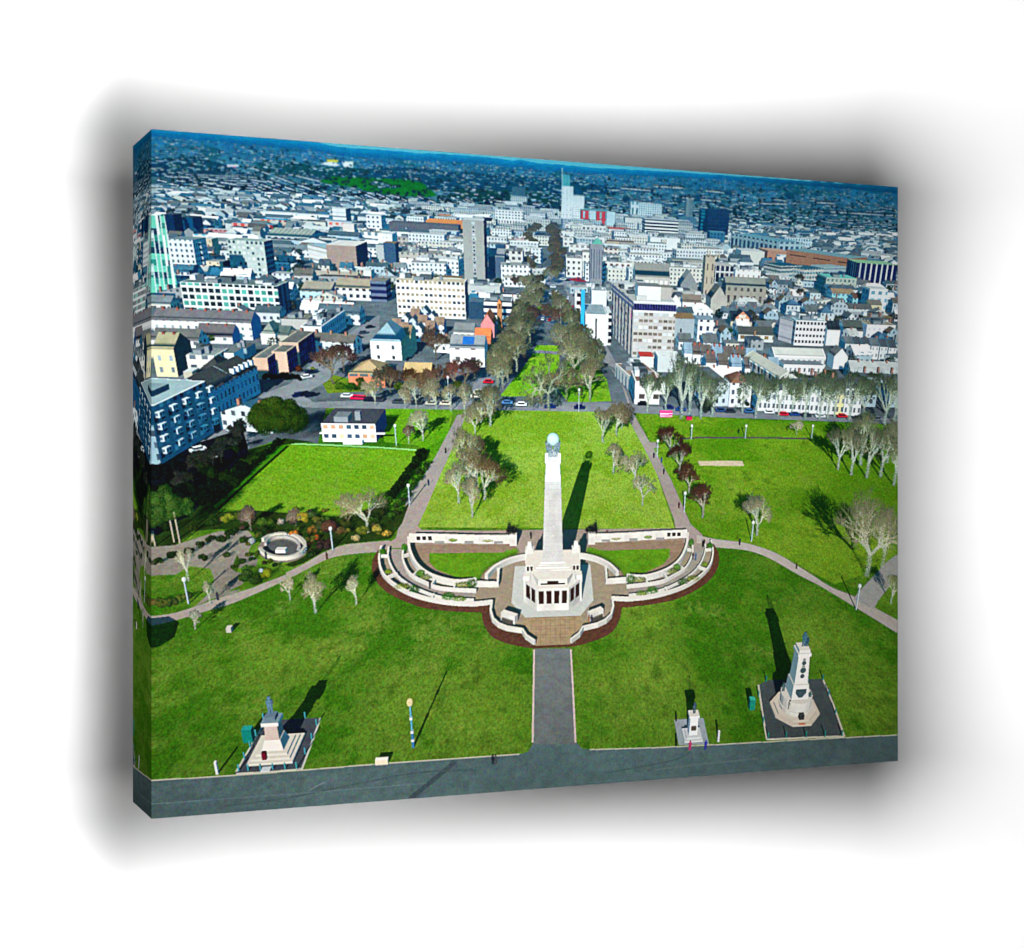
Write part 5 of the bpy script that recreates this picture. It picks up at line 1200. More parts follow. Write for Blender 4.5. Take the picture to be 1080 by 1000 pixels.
b_((750,315),(770,318),331,16,wall_sh(wcol((190,184,172)),None,dirt=.15),R_(gcol((96,98,96)),None,.15),rooftype='gabley',rh=8,idn=i)
b_((744.5,270),(754.5,270.5),317,9,wall_sh(wcol((196,180,160)),wcol((120,108,100)),bay=4,fh=9,ww=.3,wh=.5),R_(gcol((150,140,128))),idn=i)
ga = G(745.5,317); hh = hgt(744.5,270,ga); w_ = abs(G(754.5,317)[0]-ga[0])
for px_ in (0,1):
    for py_ in (0,1): prism(rect(ga[0]+w_*px_,ga[1]+9*py_,1.2,1.2),hh-1,hh+4,wcol((196,180,160)),i,base2=rect(ga[0]+w_*px_,ga[1]+9*py_,.4,.4),topcol=RL,shade=False)
b_((771,338),(791,337),344,11,wall_sh(wcol((206,190,170)),None),R_(gcol((36,44,54)),None,.15),rooftype='gable',rh=5,name='printed_house'); b_((776,335),(790,335),345,10,wall_sh(wcol((222,150,120)),wcol((206,196,180)),bay=9,fh=4),R_(gcol((50,54,60))),rooftype='gabley',rh=4,name='printed_house',label='orange brick gable beside the church')
b_((779,352),(817,354),360,9,wall(W2,wcol((150,120,80)),bay=5,fh=4),R_(gcol((66,68,66)),None,.2),rooftype='gable',rh=3.5,name=None)
bq_((823,334),(841,339),358,22,wall_sh(wcol((214,210,214)),wcol((196,190,196)),bay=300,fh=3.4,ww=1.2,wh=.3),R_(gcol((110,140,150)),gcol((196,214,220)),.3),label='white office with rows of dark square windows and blue-grey roof lights',junk=2)
i = list(IDS)[-1]
b_((840,337.5),(873,339.5),364,22,wall_sh(wcol((246,244,240)),wcol((40,40,66)),bay=2.2,fh=3.3,ww=.62,wh=.42),R_(gcol((130,156,164)),gcol((226,232,234)),.25),idn=i,junk=10)
b_((840,337.6),(873,339.6),342,2,wall_sh(wcol((170,190,200)),wcol((70,100,110)),bay=6,fh=3.3,ww=.7,wh=.7,base=0),R_(RL),idn=i)
b_((873,347),(891,350),364,10,wall_sh(W1,None),R_(gcol((44,48,54)),None,.1,0,3.),rooftype='gable',rh=4,name='printed_house',label='white house with a black ribbed roof')
b_((890,348),(913,350),356,10,wall(W1,wcol((226,226,226)),bay=6,fh=4),R_(gcol((70,74,72)),None,.15),rooftype='gable',rh=5,name='printed_house')
for k in range(6):
    x = 892+k*9.2; b_((x,362+k*.8),(x+9,362.8+k*.8),377+k*.6,9,wall(wcol((246,244,240)) if k%2 else wcol((226,232,226)),wcol((150,150,156)),bay=2.4,fh=3.4,ww=.4,wh=.45),R_(gcol((66,72,78)) if k%3 else gcol((90,96,100)),None,.2),rooftype='gable',rh=3,name='printed_house',label=None)
b_((915,342),(947,344),357,12,wall(wcol((248,246,248)),wcol((200,190,200)),bay=3.6,fh=3.4,ww=.4,wh=.45),R_(gcol((150,140,120)),EDG),label='plain white terrace below the striped building',junk=3)
b_((912,334),(944,336),341,10,wcol((110,90,80)),R_(gcol((130,120,90)),None,.3),name=None,junk=5)
b_((891,325),(920,326),333,10,wall(W2,wcol((140,160,170)),bay=3,fh=3.2),R_(gcol((80,82,82)),None,.2),rooftype='gable',rh=3,name='printed_house')
b_((877,322),(891,321),336,10,wall(wcol((190,200,204)),wcol((110,120,130)),bay=3,fh=3.2),R_(gcol((110,114,116))),rooftype='gabley',rh=4,name='printed_house')
b_((917,321),(934,323),330,9,wcol((226,214,176)),R_(gcol((100,96,90))),rooftype='gable',rh=3,name=None)
b_((817,375.5),(872,377.5),386,12,wall(wcol((226,224,220)),wcol((150,150,150)),bay=3,fh=4),R_(gcol((166,170,164)),EDG,.12),rooftype='gable',rh=3,label='long pale grey shed roof above the roadside terrace')
runs(842,399,803,376,7.5,wall(wcol((220,216,206)),wcol((120,124,124)),bay=4,fh=4),R_(gcol((168,170,160)),EDG,.12),newid('printed_building','oblique pale grey shed running towards the park'),depth=10,rt='gable',rh=3)
b_((880,376),(897,378),389,9,W1,R_(gcol((110,112,112))),rooftype='gabley',rh=4,name='printed_house')
b_((827,384),(872,387),402,8,wall(wcol((240,240,236)),wcol((130,134,140)),bay=2.4,fh=3.2,ww=.4,wh=.5),R_(RG),name='printed_building',label='white terrace hidden behind bare trees')
for k in range(12):
    x = 801+k*9.2; y = 411-k*.2
    b_((x,y),(x+9.1,y+.3),433+k*.5,9,wall(wcol((238,240,236)) if k!=9 else wcol((246,232,170)),wcol((120,126,134)),bay=2.1,fh=3.4,ww=.46,wh=.55),R_(gcol((66,74,80)),None,.25),rooftype='gable',rh=3,name='printed_house',label=None)
b_((770.5,404),(791,402),429,12,wall(wcol((238,240,240)),wcol((80,90,104)),bay=3,fh=3.6,ww=.4,wh=.5),R_(gcol((110,84,74)),None,.2),rooftype='hip',rh=3,name='printed_house',label='white corner house with a brown hipped roof by the park road')
runs(770.5,404,748,386,9.,wall(wcol((206,216,220)),wcol((80,90,100)),bay=3,fh=3.4,ww=.4,wh=.5),R_(gcol((96,104,108)),EDG,.2),newid('printed_house','grey side terrace leading up from the park road'),depth=10)
for k,(x,y) in enumerate(((722,372),(731,373),(740,374),(752,374),(764,376),(776,377),(788,378),(745,382),(758,384),(772,386),(786,388),(800,386),(812,388))):
    r1 = b_((x,y),(x+11,y+.6),y+11,9,wall(wcol((240,240,236)),wcol((84,90,100)),bay=3,fh=3.2,ww=.35,wh=.5),R_(gcol((84,78,76)) if k%3 else gcol((110,130,146)),None,.25),rooftype='gable',rh=4,name='printed_house' if k < 9 else None)
    if k%2: chim(*r1[:6],2,r1[6])
for k,(x,y) in enumerate(((716,360),(744,352),(760,352),(766,362),(742,361),(820,345),(806,332),(812,340),(800,346),(830,322),(846,320),(862,322),(850,328),(866,330),(822,318),(808,318),(790,325),(926,358),(936,352),(900,340),(904,300),(935,312),(812,300),(800,310))):
    c = [(236,238,236),(206,214,214),(170,190,200),(222,212,196)][k%4]
    b_((x,y),(x+rng.uniform(9,16),y+.6),y+rng.uniform(7,11),10,wall(wcol(c),wcol((84,90,100)),bay=3,fh=3.2,ww=.35,wh=.5),R_(gcol([(84,88,90),(112,118,120),(100,88,78),(70,96,116)][(k*7)%4]),None,.25),rooftype=['gable','hip','gabley','flat'][k%4],rh=3.5,name=None)

# ---------------------------------------------------------------- fill of ordinary houses and blocks
pk = PL([(160,560),(200,500),(262,474),(345,420),(400,418),(480,420),(520,372),(550,300),(556,236),(592,236),(598,300),(610,345),(640,380),(668,428),(947,440),(947,870),(160,870)])
def inpoly(u,v,p):
    c = False; n = len(p)
    for i in range(n):
        a,b = p[i],p[(i+1)%n]
        if (a[1] > v) != (b[1] > v) and u < a[0]+(v-a[1])*(b[0]-a[0])/(b[1]-a[1]): c = not c
    return c
streets = PL([(160,470),(184,487),(250,442),(280,404),(312,392),(330,382),(400,325),(412,336),(395,360),(400,385),(470,386),(515,384),(520,372),(500,420),(400,425),(345,425),(335,468),(262,474),(205,520),(160,560)])
cnt = 0; extra_trees = []
for gy in np.arange(1430,200,-15.):
    step = 17.
    for gx in np.arange(-720,720,step):
        x = gx+rng.uniform(-4,4); y = gy+rng.uniform(-4,4)
        px_,py_,_ = proj(np.array([x,y,0.])); u,v = px_/KX,py_/KY
        if u < -20 or u > 1020 or v < 66: continue
        if inpoly(u,v,pk) or inpoly(u,v,streets): continue
        if rng.random() < .10: continue
        town = 300 < u < 720 and v < 175
        ang = (.12 if u > 500 else -.05)+.35*(LAT[4][int(y/120)&255,int(x/150)&255]-.5)
        long_ = rng.random() < .45
        W = rng.uniform(16,44) if town else rng.uniform(18,40) if long_ else rng.uniform(8,16); D = rng.uniform(12,22) if town else rng.uniform(7,11)
        h = (rng.uniform(6,14) if y > 560 else rng.uniform(4,7)) if town else rng.uniform(4.5,7.5) if y > 500 else rng.uniform(3.5,5.5)
        ex = np.array([math.cos(ang),math.sin(ang),0]); ey = np.array([-ex[1],ex[0],0]); p0 = np.array([x,y,0])
        q = [p0,p0+ex*W,p0+ex*W+ey*D,p0+ey*D]
        if hstamp(q,None,grow=2.0 if y > 500 else 3.5): continue
        c = [(240,244,244),(226,230,230),(206,206,200),(190,208,216),(232,228,214),(176,180,182),(246,248,248)][rng.integers(7)]
        rc = [(72,86,94),(100,110,114),(88,86,82),(150,156,156),(56,92,110),(206,212,210),(64,78,84)][rng.integers(7)]
        if town: rc = [(150,152,150),(190,194,192),(120,126,128),(170,164,154),(214,216,212)][rng.integers(5)]
        far_ = y > 700; W *= .85; 
        w_ = wcol(c)*rng.uniform(.75,1.) if far_ and not town else wall_sh(wcol(c)*rng.uniform(.8,1.), wcol((90,96,106)), bay=3.4,fh=3.3,ww=.4,wh=.45,seed=int(x)&63)
        rf = gcol(rc)*rng.uniform(.7,1.2) if far_ else roof_sh(gcol(rc),int(y)&31,.25)
        box(p0,ex,ey,W,D,h,w_,rf,0,rooftype='flat' if town or rng.random() < .34 else ['gable','gable','gabley','hip'][rng.integers(4)],rh=rng.uniform(2.5,4))
        if town and not far_ and rng.random() < .8: roofjunk(p0,ex,ey,W,D,h,0,3,int(x*7+y)&1023)
        if y < 640 and not town:
            for q_ in range(int(W/7)): small((p0+ex*(W*(q_+.7)/(int(W/7)+.4))+ey*D*.5)[:2],ex,ey,.9,1.5,2.6,h+1.2,wcol((176,130,116)),gcol((110,80,72)),0)
        if rng.random() < .16: extra_trees.append((x-4,y-5))
        cnt += 1
# ---------------------------------------------------------------- cars
CC = [(236,238,240),(30,34,40),(60,90,140),(180,30,40),(150,156,160),(214,216,218),(40,60,90)]
def car(x,y,ang=None,c=None,L=4.3,name=None):
    g = G(x,y); ang = 0 if ang is None else ang; ex = np.array([math.cos(ang),math.sin(ang),0]); ey = np.array([-ex[1],ex[0],0])
    col = CC[rng.integers(len(CC))] if c is None else c; i = newid(name) if name else 0
    p = g-ex*L/2-ey*.9
    box(p[:2],ex,ey,L,1.8,.55,wcol(col),gcol(col),i,z0=.3,stamp=False); box((p+ex*L*.2+ey*.12)[:2],ex,ey,L*.58,1.56,.55,wcol((34,44,54)),gcol(col),i,z0=.85,stamp=False)
    gshadow([p,p+ex*L,p+ex*L+ey*1.8,p+ey*1.8,p+Zv*1.2,p+ex*L+Zv*1.2,p+ex*L+ey*1.8+Zv*1.2,p+ey*1.8+Zv*1.2])
for x,y,c in ((535,426,(90,130,170)),(550,428,(226,230,232)),(580,430,(30,60,110)),(611,431,(24,40,90)),(376,421,(226,40,90)),(382,421.5,(220,50,90)),(390,423,(40,40,60)),(399,423,(70,70,80)),(366,419,(220,220,216)),(515,404,(200,30,60)),(516,422,(40,40,50)),(718,433,(40,80,130)),(705,431,(40,50,110)),(678,427,(20,26,40)),(811,436,(226,230,230)),(826,438,(214,40,70)),(838,438,(50,80,130)),(790,435,(70,110,150)),(888,440,(200,40,60)),(850,439,(60,70,80)),(770,435,(60,66,76)),(905,442,(50,60,90)),(925,443,(120,130,140)),(760,434,(60,90,130)),(865,440,(226,228,230)),(505,415,(214,206,190)),(502,419,(226,220,206)),(440,426,(60,64,70)),(420,425,(80,84,90)),(455,427,(196,190,170)),(470,427,(206,196,176))): car(x,y,0,c,name='printed_car')
for x,y,c in ((247,454,(214,222,226)),(209,476,(206,214,214)),(220,484,(226,228,226)),(191,506,(120,140,170)),(240,448,(60,66,76)),(262,437,(30,40,60)),(315,418,(30,50,90)),(322,417,(24,30,50)),(328,418,(30,40,60)),(323,399,(232,232,232)),(328,394,(40,50,70)),(371,361,(60,66,76)),(377,357,(40,44,56)),(383,352,(80,90,100)),(365,365,(50,56,66)),(390,346,(40,46,60))): car(x,y,.75,c,name='printed_car')
for x,y,w,c in ((447,282,12,(206,30,80)),(436,283,10,(196,40,60)),(607,296,14,(206,30,70)),(613,297,8,(190,30,60)),(594,295,6,(236,236,236))): car(x,y,0,c,L=w)
for k in range(70):
    x = rng.uniform(530,620); y = rng.uniform(278,345); 
    a_ = .0
    car(x,y,rng.choice([0,1.5]),None)
prism(np.array([G(696,440)[:2],G(709,440)[:2],G(709,440)[:2]+[0,2],G(696,440)[:2]+[0,2]]),0,2.0,wall_sh(wcol((236,60,140)),wcol((246,240,244)),bay=300,fh=.9,ww=1.2,wh=.4,base=0),newid('printed_stall','pink and white striped kiosk on the lawn edge'),topcol=gcol((240,90,150)))
prism(np.array([G(724,443)[:2],G(730,443)[:2],G(730,443)[:2]+[0,1.4],G(724,443)[:2]+[0,1.4]]),0,1.3,wcol((200,40,90)),0,topcol=gcol((40,60,80)))
g = G(587,315); prism(ngon(g[0],g[1],4,10),2.2,5.5,wcol((246,244,240)),newid('printed_stall','white tented bandstand roof among the avenue trees'),base2=ngon(g[0],g[1],.3,10),topcol=RL)
fill2([(566,323),(592,322),(590,326),(568,326.6)],(70,130,20),.4,.6)
# ---------------------------------------------------------------- trees
WT = (222,214,198); WTW = (176,164,138); GTW = (164,154,128); BTW = (122,92,80); PTW = (112,84,84)
T = tree
# street trees and avenue, far to near
for k in range(15):
    y = 240+k*3.2
    for x0 in (561-.35*k*.4, 585+.25*k):
        T((x0+rng.uniform(-3,3),y+8),y-6,rng.uniform(6,8),rng.integers(4),(120,104,90),(140,118,98),.45,.05,name=None)
for x,y,t,r_,tw in ((559,310,288,11,GTW),(566,316,296,12,GTW),(580,300,282,9,GTW),(571,312,296,9,(120,110,96)),(556,326,306,9,GTW),(561,346,322,12,BTW),(590,346,323,13,(132,98,86)),(572,338,326,6,BTW),(548,306,290,7,BTW),(545,297,284,6,PTW),(600,342,326,8,GTW)): T((x,y),t,r_,rng.integers(4),(150,130,116),tw,.8,.08)
# belts of town trees
for k in range(60):
    x = rng.uniform(410,470); y = rng.uniform(222,234); T((x,y+3),y-5,rng.uniform(3,5),rng.integers(4),(80,74,66),(92,82,70) if rng.random() < .7 else (60,74,50),.4,.06,name=None)
for x,y in ((424,222),(451,224),(548,222),(559,220),(561,222),(584,222),(588,220),(660,214)): bush((x,y),4,8,wcol((26,52,40)),name=None)
for x,y in ((430,276),(444,277),(460,278),(473,277)): T((x,y+5),y-7,4.5,rng.integers(4),(130,110,96),(150,124,104),.5,.06,name=None)
for k in range(34):
    x = rng.uniform(160,260); y = rng.uniform(215,232); T((x,y+3),y-5,rng.uniform(2.5,5),rng.integers(4),(70,66,60),(84,72,66),.4,.06,name=None)
for k in range(26):
    x = rng.uniform(290,330); y = rng.uniform(262,288); 
    if x > 324: continue
    T((x,y+4),y-6,rng.uniform(3,5),rng.integers(4),(80,76,70),(84,90,84) ,.5,.06,name=None)
for x,y in ((800,318),(806,312),(812,322),(792,334),(797,340),(843,296),(803,296),(876,330),(884,340),(845,312)): T((x,y+4),y-8,4.5,rng.integers(4),(90,80,70),(104,92,78),.6,.06,name=None)
for x,y,c in ((872,228,(10,46,40)),(887,243,(8,44,30)),(832,210,(20,52,50)),(716,214,(10,50,60)),(735,212,(10,50,60)),(768,207,(8,46,60)),(816,312,(60,120,30)),(796,346,(60,40,34)),(805,342,(30,50,26)),(748,349,(70,110,40)),(770,352,(60,100,30)),(690,384,(60,110,40)),(790,322,(70,110,40)),(250,288,(60,110,40)),(305,291,(70,120,20)),(312,291,(70,130,20))): bush((x,y),3.2,6,wcol(c),name=None)
# left avenue, hotel side
for x,y,t,r_,kd,tw in ((549,372,334,18,0,GTW),(559,362,330,15,1,(128,118,96)),(537,386,346,18,2,GTW),(545,392,352,17,3,(150,142,112)),(530,405,360,17,1,GTW),(525,408,362,14,0,(160,150,120)),(595,372,338,16,2,GTW),(606,376,344,17,0,(150,140,112)),(615,368,342,10,4,(150,150,130)),(625,380,354,9,5,(150,150,132)),(605,401,350,19,1,(164,154,126)),(622,423,377,18,3,(160,146,120)),(632,378,360,8,0,(130,124,104))):
    T((x,y),t,r_,kd,(204,194,174),tw,1.,.10)
T((578.5,433),372,27,6,(206,200,176),(156,152,118),1.,.10,label='large spreading bare tree on the lawn edge, centre')
T((597,424),384,20,7,(180,166,140),(146,128,104),.8,.10)
T((572,426),392,18,2,(180,166,140),(150,136,112),.8,.10)
for k in range(17):
    t_ = k/16.; x = 527+ (558-527)*t_; y = 412-(412-330)*t_
    T((x+rng.uniform(-5,7),y+rng.uniform(-3,3)),y-rng.uniform(30,40)*(1-.35*t_),rng.uniform(11,16)*(1-.3*t_),rng.integers(6),(190,180,160),[GTW,(150,142,112),(134,122,98),(160,150,124)][k%4],.8,.10,name='printed_tree' if k%3 == 0 else None)
for k in range(15):
    t_ = k/14.; x = 628-(628-588)*t_; y = 404-(404-330)*t_
    T((x+rng.uniform(-8,5),y+rng.uniform(-3,3)),y-rng.uniform(30,40)*(1-.35*t_),rng.uniform(10,15)*(1-.3*t_),rng.integers(6),(190,180,160),[GTW,(150,142,112),(134,122,98),(160,150,124)][k%4],.8,.10,name='printed_tree' if k%3 == 0 else None)
for k in range(9):
    y = rng.uniform(284,346); x = rng.uniform(548,600); T((x,y+8),y-10,rng.uniform(6,9),rng.integers(6),(150,130,110),[(130,116,96),(124,100,88),(140,128,104)][k%3],.7,.08,name=None)
for x,y in extra_trees[:420]:
    g = np.array([x,y,0.]); px_,py_,_w = proj(g)
    if y < 330: continue
    k_ = 260; q = rng.normal(0,1,(k_,3)); q /= np.linalg.norm(q,axis=1)[:,None]
    pt = q*np.array([3.2,2.6,2.8])*rng.uniform(.6,1.,(k_,1))+g+np.array([0,0,4.])
    c = [(40,60,34),(84,74,62),(30,50,40),(70,78,50)][int(x*7)%4]
    splat(pt, np.tile(wcol(c),(k_,1))*rng.uniform(.5,1.4,(k_,1)), np.clip(q@SUNV*.6+.3,.04,1), 0, shadow=.25, size=2 if y < 700 else 1)
# rows by the left road
for x,y,t,r_ in ((396,428,398,12),(439,430,400,13),(460,432,398,14),(476,434,404,10),(490,440,402,12),(427,431,408,8)): T((x,y),t,r_,rng.integers(4),(214,206,190),(184,170,144),.8,.09)
for x,y,t,r_,tw in ((460,380,342,15,BTW),(412,414,384,16,(116,92,80)),(400,410,388,9,(130,112,96)),(435,412,388,12,(124,88,62)),(462,416,384,14,(140,106,90)),(448,418,392,10,(140,110,90)),(480,412,378,14,(146,92,86)),(491,408,376,13,(112,80,80)),(500,398,378,9,BTW),(352,405,362,21,(134,98,86)),(362,392,360,14,(112,74,76)),(380,412,398,6,(90,100,50))): T((x,y),t,r_,rng.integers(4),(150,130,112),tw,1.1,.12)
for x,y,rx,ry,c in ((447,410,8,7,(150,96,60)),(421,412,9,8,(90,110,30)),(484,416,10,13,(80,92,36)),(360,412,7,8,(96,130,30)),(371,413,8,8,(60,100,26)),(383,413,7,7,(70,104,30)),(412,410,5,5,(60,40,50)),(330,392,3,5,(140,150,40)),(337,384,3,5,(130,140,40)),(224,362,8,9,(60,92,30)),(316,394,5,9,(110,60,40)),(300,400,16,7,(20,30,24)),(284,402,8,8,(26,34,30)),(310,402,14,6,(18,30,24)),(498,380,3,12,(70,100,30)),(240,398,3,6,(20,40,30))): bush((x,y),rx,ry,wcol(c),name=None)
# holm oak
bush((297,470),38,53,wcol((70,92,30)),name='printed_tree',label='large dense dark green evergreen tree beside the bowling green',lumps=150,ls=.5,shadow=.05,n=220000)
# left edge: tall evergreens, dark hedge belt
for k in range(46):
    x = rng.uniform(162,262); y = 560-(x-160)*.62+rng.uniform(-26,16)
    if y < 480: continue
    bush((x,y),rng.uniform(6,11),rng.uniform(10,20),wcol([(22,38,30),(30,46,30),(26,30,44),(40,60,26)][rng.integers(4)]),name=None,shadow=.04,nlb=.3)
for k in range(22):
    x = rng.uniform(188,262); y = 512-(x-188)*.72+rng.uniform(-8,8); T((x,y+6),y-14,8,rng.integers(4),(90,88,80),(84,84,78),.5,.03,name=None,dark=.7)
for x,y,t,rx in ((172,582,512,15),(186,578,506,14),(164,586,520,12),(199,566,520,10)):
    bush((x,y-8),rx,y-t-8,wcol((84,124,44)),lumps=34,name='printed_tree',label='tall loose dark green tree at the left edge of the print',shadow=.05,var=.5)
for x,y,t in ((190,573,540),(164,576,545),(184,572,548)): post(x,y,t,.28,(186,176,150))
# dark evergreens and layered shrubs of the garden
for x,y,rx,ry,c in ((166,560,14,58,(20,40,26)),(180,552,13,50,(26,48,28)),(194,548,12,44,(20,38,30)),(206,540,12,36,(24,40,26)),(176,520,12,34,(22,34,34)),(190,512,12,30,(26,36,36)),(162,520,10,36,(18,34,28)),(220,540,12,26,(22,36,24)),(232,534,10,22,(20,34,24))): bush((x,y),rx,ry,wcol(c),name=None,lumps=40,ls=.7,shadow=.05,var=.5)
for k in range(46):
    a_ = rng.uniform(0,6.28); rr_ = rng.uniform(1.05,1.5); x = 298+27*rr_*math.cos(a_); y = 580-14*rr_*math.sin(a_)
    if y > 592 and x > 290: continue
    bush((x,y),rng.uniform(3,6),rng.uniform(4,8),wcol([(50,84,30),(86,104,40),(64,60,36),(110,110,50),(40,70,34)][k%5]),name=None,lumps=8)
for x,y,rx,ry,c in ((236,572,8,7,(50,76,30)),(224,572,7,6,(60,70,36)),(246,566,9,8,(40,64,28)),(212,578,7,6,(44,70,30)),(255,596,7,6,(60,90,34)),(200,585,6,7,(40,60,28)),(182,590,7,8,(36,60,28)),(168,596,7,7,(46,70,30)),(240,588,5,5,(70,90,40))): bush((x,y),rx,ry,wcol(c),name=None,lumps=9)
for k in range(30):
    t_ = k/29.; bush((448-36*t_+rng.uniform(-2,2),480+48*t_),rng.uniform(4,6),rng.uniform(7,12),wcol([(30,56,22),(40,70,26),(26,46,28)][k%3]),name=None,lumps=9,shadow=.2)
for k in range(34):
    t_ = k/33.; bush((296-72*t_+rng.uniform(-3,1),468+66*t_),rng.uniform(3,5),rng.uniform(4,7),wcol([(24,44,22),(30,54,24)][k%2]),name=None,lumps=8)
# garden bushes
for x,y,rx,ry,c in ((205,690-128,6,9,(60,80,30)),(226,556,8,10,(54,84,30)),(240,552,9,9,(150,160,50)),(252,549,7,8,(90,110,40)),(265,556,9,20,(120,92,74)),(277,556,7,9,(90,120,40)),(287,556,6,8,(70,100,34)),(297,553,6,5,(206,190,170)),(312,555,8,12,(110,90,76)),(321,556,8,18,(190,170,60)),(330,565,6,10,(150,110,50)),(338,562,9,13,(80,90,50)),(349,566,11,17,(110,76,60)),(360,566,7,10,(120,100,60)),(310,566,5,6,(214,130,60)),(334,570,4,6,(206,90,40)),(343,580,12,10,(80,62,56)),(375,571,6,6,(226,196,130)),(383,564,8,9,(130,140,50)),(398,562,7,8,(190,170,80)),(408,566,6,6,(220,180,80)),(262,614,9,13,(70,100,40)),(272,617,8,10,(60,86,34)),(282,610,7,10,(150,160,40)),(260,603,6,6,(80,120,40)),(276,604,3,4,(220,224,226)),(258,574,5,8,(60,90,30)),(214,592,6,7,(46,74,24)),(173,642,8,12,(110,120,50)),(183,640,7,10,(90,104,46)),(193,636,7,8,(110,130,50)),(200,632,6,7,(70,100,40)),(165,642,4,12,(120,110,60)),(316,583,3,6,(200,200,190)),(268,578,5,12,(200,204,196)),(400,545,10,12,(60,76,36)),(330,548,5,8,(90,110,60)),(365,556,9,8,(80,90,40)),(247,600,4,4,(60,90,30))):
    bush((x,y),rx,ry,wcol(c),name=None,lumps=10,shadow=.10)
for k in range(30):
    x = rng.uniform(205,400); y = rng.uniform(541,566); 
    bush((x,y),rng.uniform(3,6),rng.uniform(3,7),wcol([(60,84,34),(120,120,50),(100,80,60),(80,110,40)][rng.integers(4)]),name=None,lumps=7)
for k in range(26):
    t = k/25.; x = 412+40*t; y = 550-60*t; bush((x+rng.uniform(-3,3),y),rng.uniform(3,6),rng.uniform(4,7),wcol([(50,90,24),(70,110,30),(60,76,40)][k%3]),name=None,lumps=7)
T((388,562),514,26,0,(226,220,204),(184,172,140),1.,.10,label='wide pale bare tree in the garden beside the bowling green')
T((265,560),532,9,2,(170,150,136),(150,128,116),.8,.08,name=None); T((312,556),536,9,3,(180,160,146),(160,140,126),.8,.08,name=None)
# lawn trees, left of the axis
for x,y,t,r_,kd,tw in ((517,450,404,21,0,(160,146,118)),(501,458,426,11,1,(176,164,136)),(507,446,420,14,2,(164,150,124)),(446,465,430,14,3,(196,188,160)),(431,468,448,8,0,(150,130,110)),(492,504,450,13,4,(180,168,138)),(497,494,456,13,5,(150,128,104)),(484,531,484,14,1,(186,176,146)),(511,528,476,20,2,(138,112,88)),(503,520,470,18,3,(156,140,112)),(498,546,500,14,0,(190,180,150)),(495,516,466,12,4,(168,154,124))):
    T((x,y),t,r_,kd,(222,214,196),tw,1.,.12)
# right of the axis
for x,y,t,r_,kd,tw in ((650,460,420,16,1,(156,136,114)),(636,467,428,11,2,(172,156,128)),(647,500,467,11,3,(196,180,150)),(669.6,510,475,15,0,(196,184,154)),(677.6,534,500,14,8,(200,188,158)),(655,452,424,13,2,(150,130,110))): T((x,y),t,r_,kd,WT,tw,1.,.12)
for x,y,t,r_ in ((706.5,482,448,14),(716.5,500,464,13),(726.5,520,485,13),(741,546,507,15)): T((x,y),t,r_,rng.integers(4),(206,192,176),(108,74,64),1.35,.16,label=None)
T((798,565),522,18,0,(232,226,208),(200,190,160),1.4,.18,label='pale round bare tree alone on the right lawn')
T((914,608),516,34,1,(232,226,208),(184,176,146),1.5,.16,label='biggest pale bare tree at the right edge of the lawn')
T((930,600),530,22,3,(226,220,204),(176,170,144),.9,.08)
for x,y,t,r_,kd in ((884,495,452,13,4),(898,501,452,14,5),(914,504,446,15,0),(929,503,440,16,1),(943,512,462,12,4),(908,490,432,15,2),(936,488,446,14,3)): T((x,y),t-3,r_+2.5,kd,(226,220,206),(160,154,128),1.35,.16)
T((840,459),442,7,8,WT,(196,180,160),.9,.08)
T((940,637),605,10,4,(230,226,210),(170,176,130),.9,.1)
for x,y,t,r_,kd in ((683,435,398,9,4),(702,433,398,9,5),(718.5,442,378,14,4),(727,438,384,11,5),(739,442,392,13,0),(750,440,400,13,2),(797,441,396,16,1),(821,439,400,12,4),(849,442,396,12,5),(864,442,398,11,4),(873,442,398,11,0),(895,444,398,16,4),(910,442,400,12,2),(933,449,396,15,5),(943,446,396,12,4),(783,436,398,12,3),(835,438,402,12,1),(880,440,404,11,3)):
    T((x,y),t-7,r_+1.5,kd,(224,220,206),(132,138,118),1.1,.12)
for k in range(40):
    x = rng.uniform(775,945); y = rng.uniform(398,424); T((x,y+4),y-12,rng.uniform(6,10),rng.integers(4),(130,130,116),(104,112,92),.6,.06,name=None)
for k in range(18):
    x = rng.uniform(775,940); y = rng.uniform(412,432); bush((x,y),rng.uniform(3,5),rng.uniform(4,8),wcol((50,72,44)),name=None,lumps=6)
bush((745,440),9,20,wcol((70,74,62)),name=None)
# front-left small trees
for x,y,t,r_,kd,tw in ((306,633,606,7,8,(196,184,160)),(333,647,602,15,0,(190,184,150)),(376,638,608,9,9,(190,184,156)),(206,664,643,8,8,(196,186,170)),(199,613,578,8,9,(206,196,170)),(222,637,612,5,8,(190,180,150))): T((x,y),t,r_,kd,(230,224,206),tw,1.,.12)
for x,y in ((160,668),(170,676),(160,690)):
    g = G(x,y); 
gs = GL([(152,640),(160,652),(178,650),(189,656),(184,672),(168,682),(160,684),(152,690)]); px,py,_ = proj(gs); r = pmask(px,py); GSH[r[0]:r[1],r[2]:r[3]][r[4]] += 3.

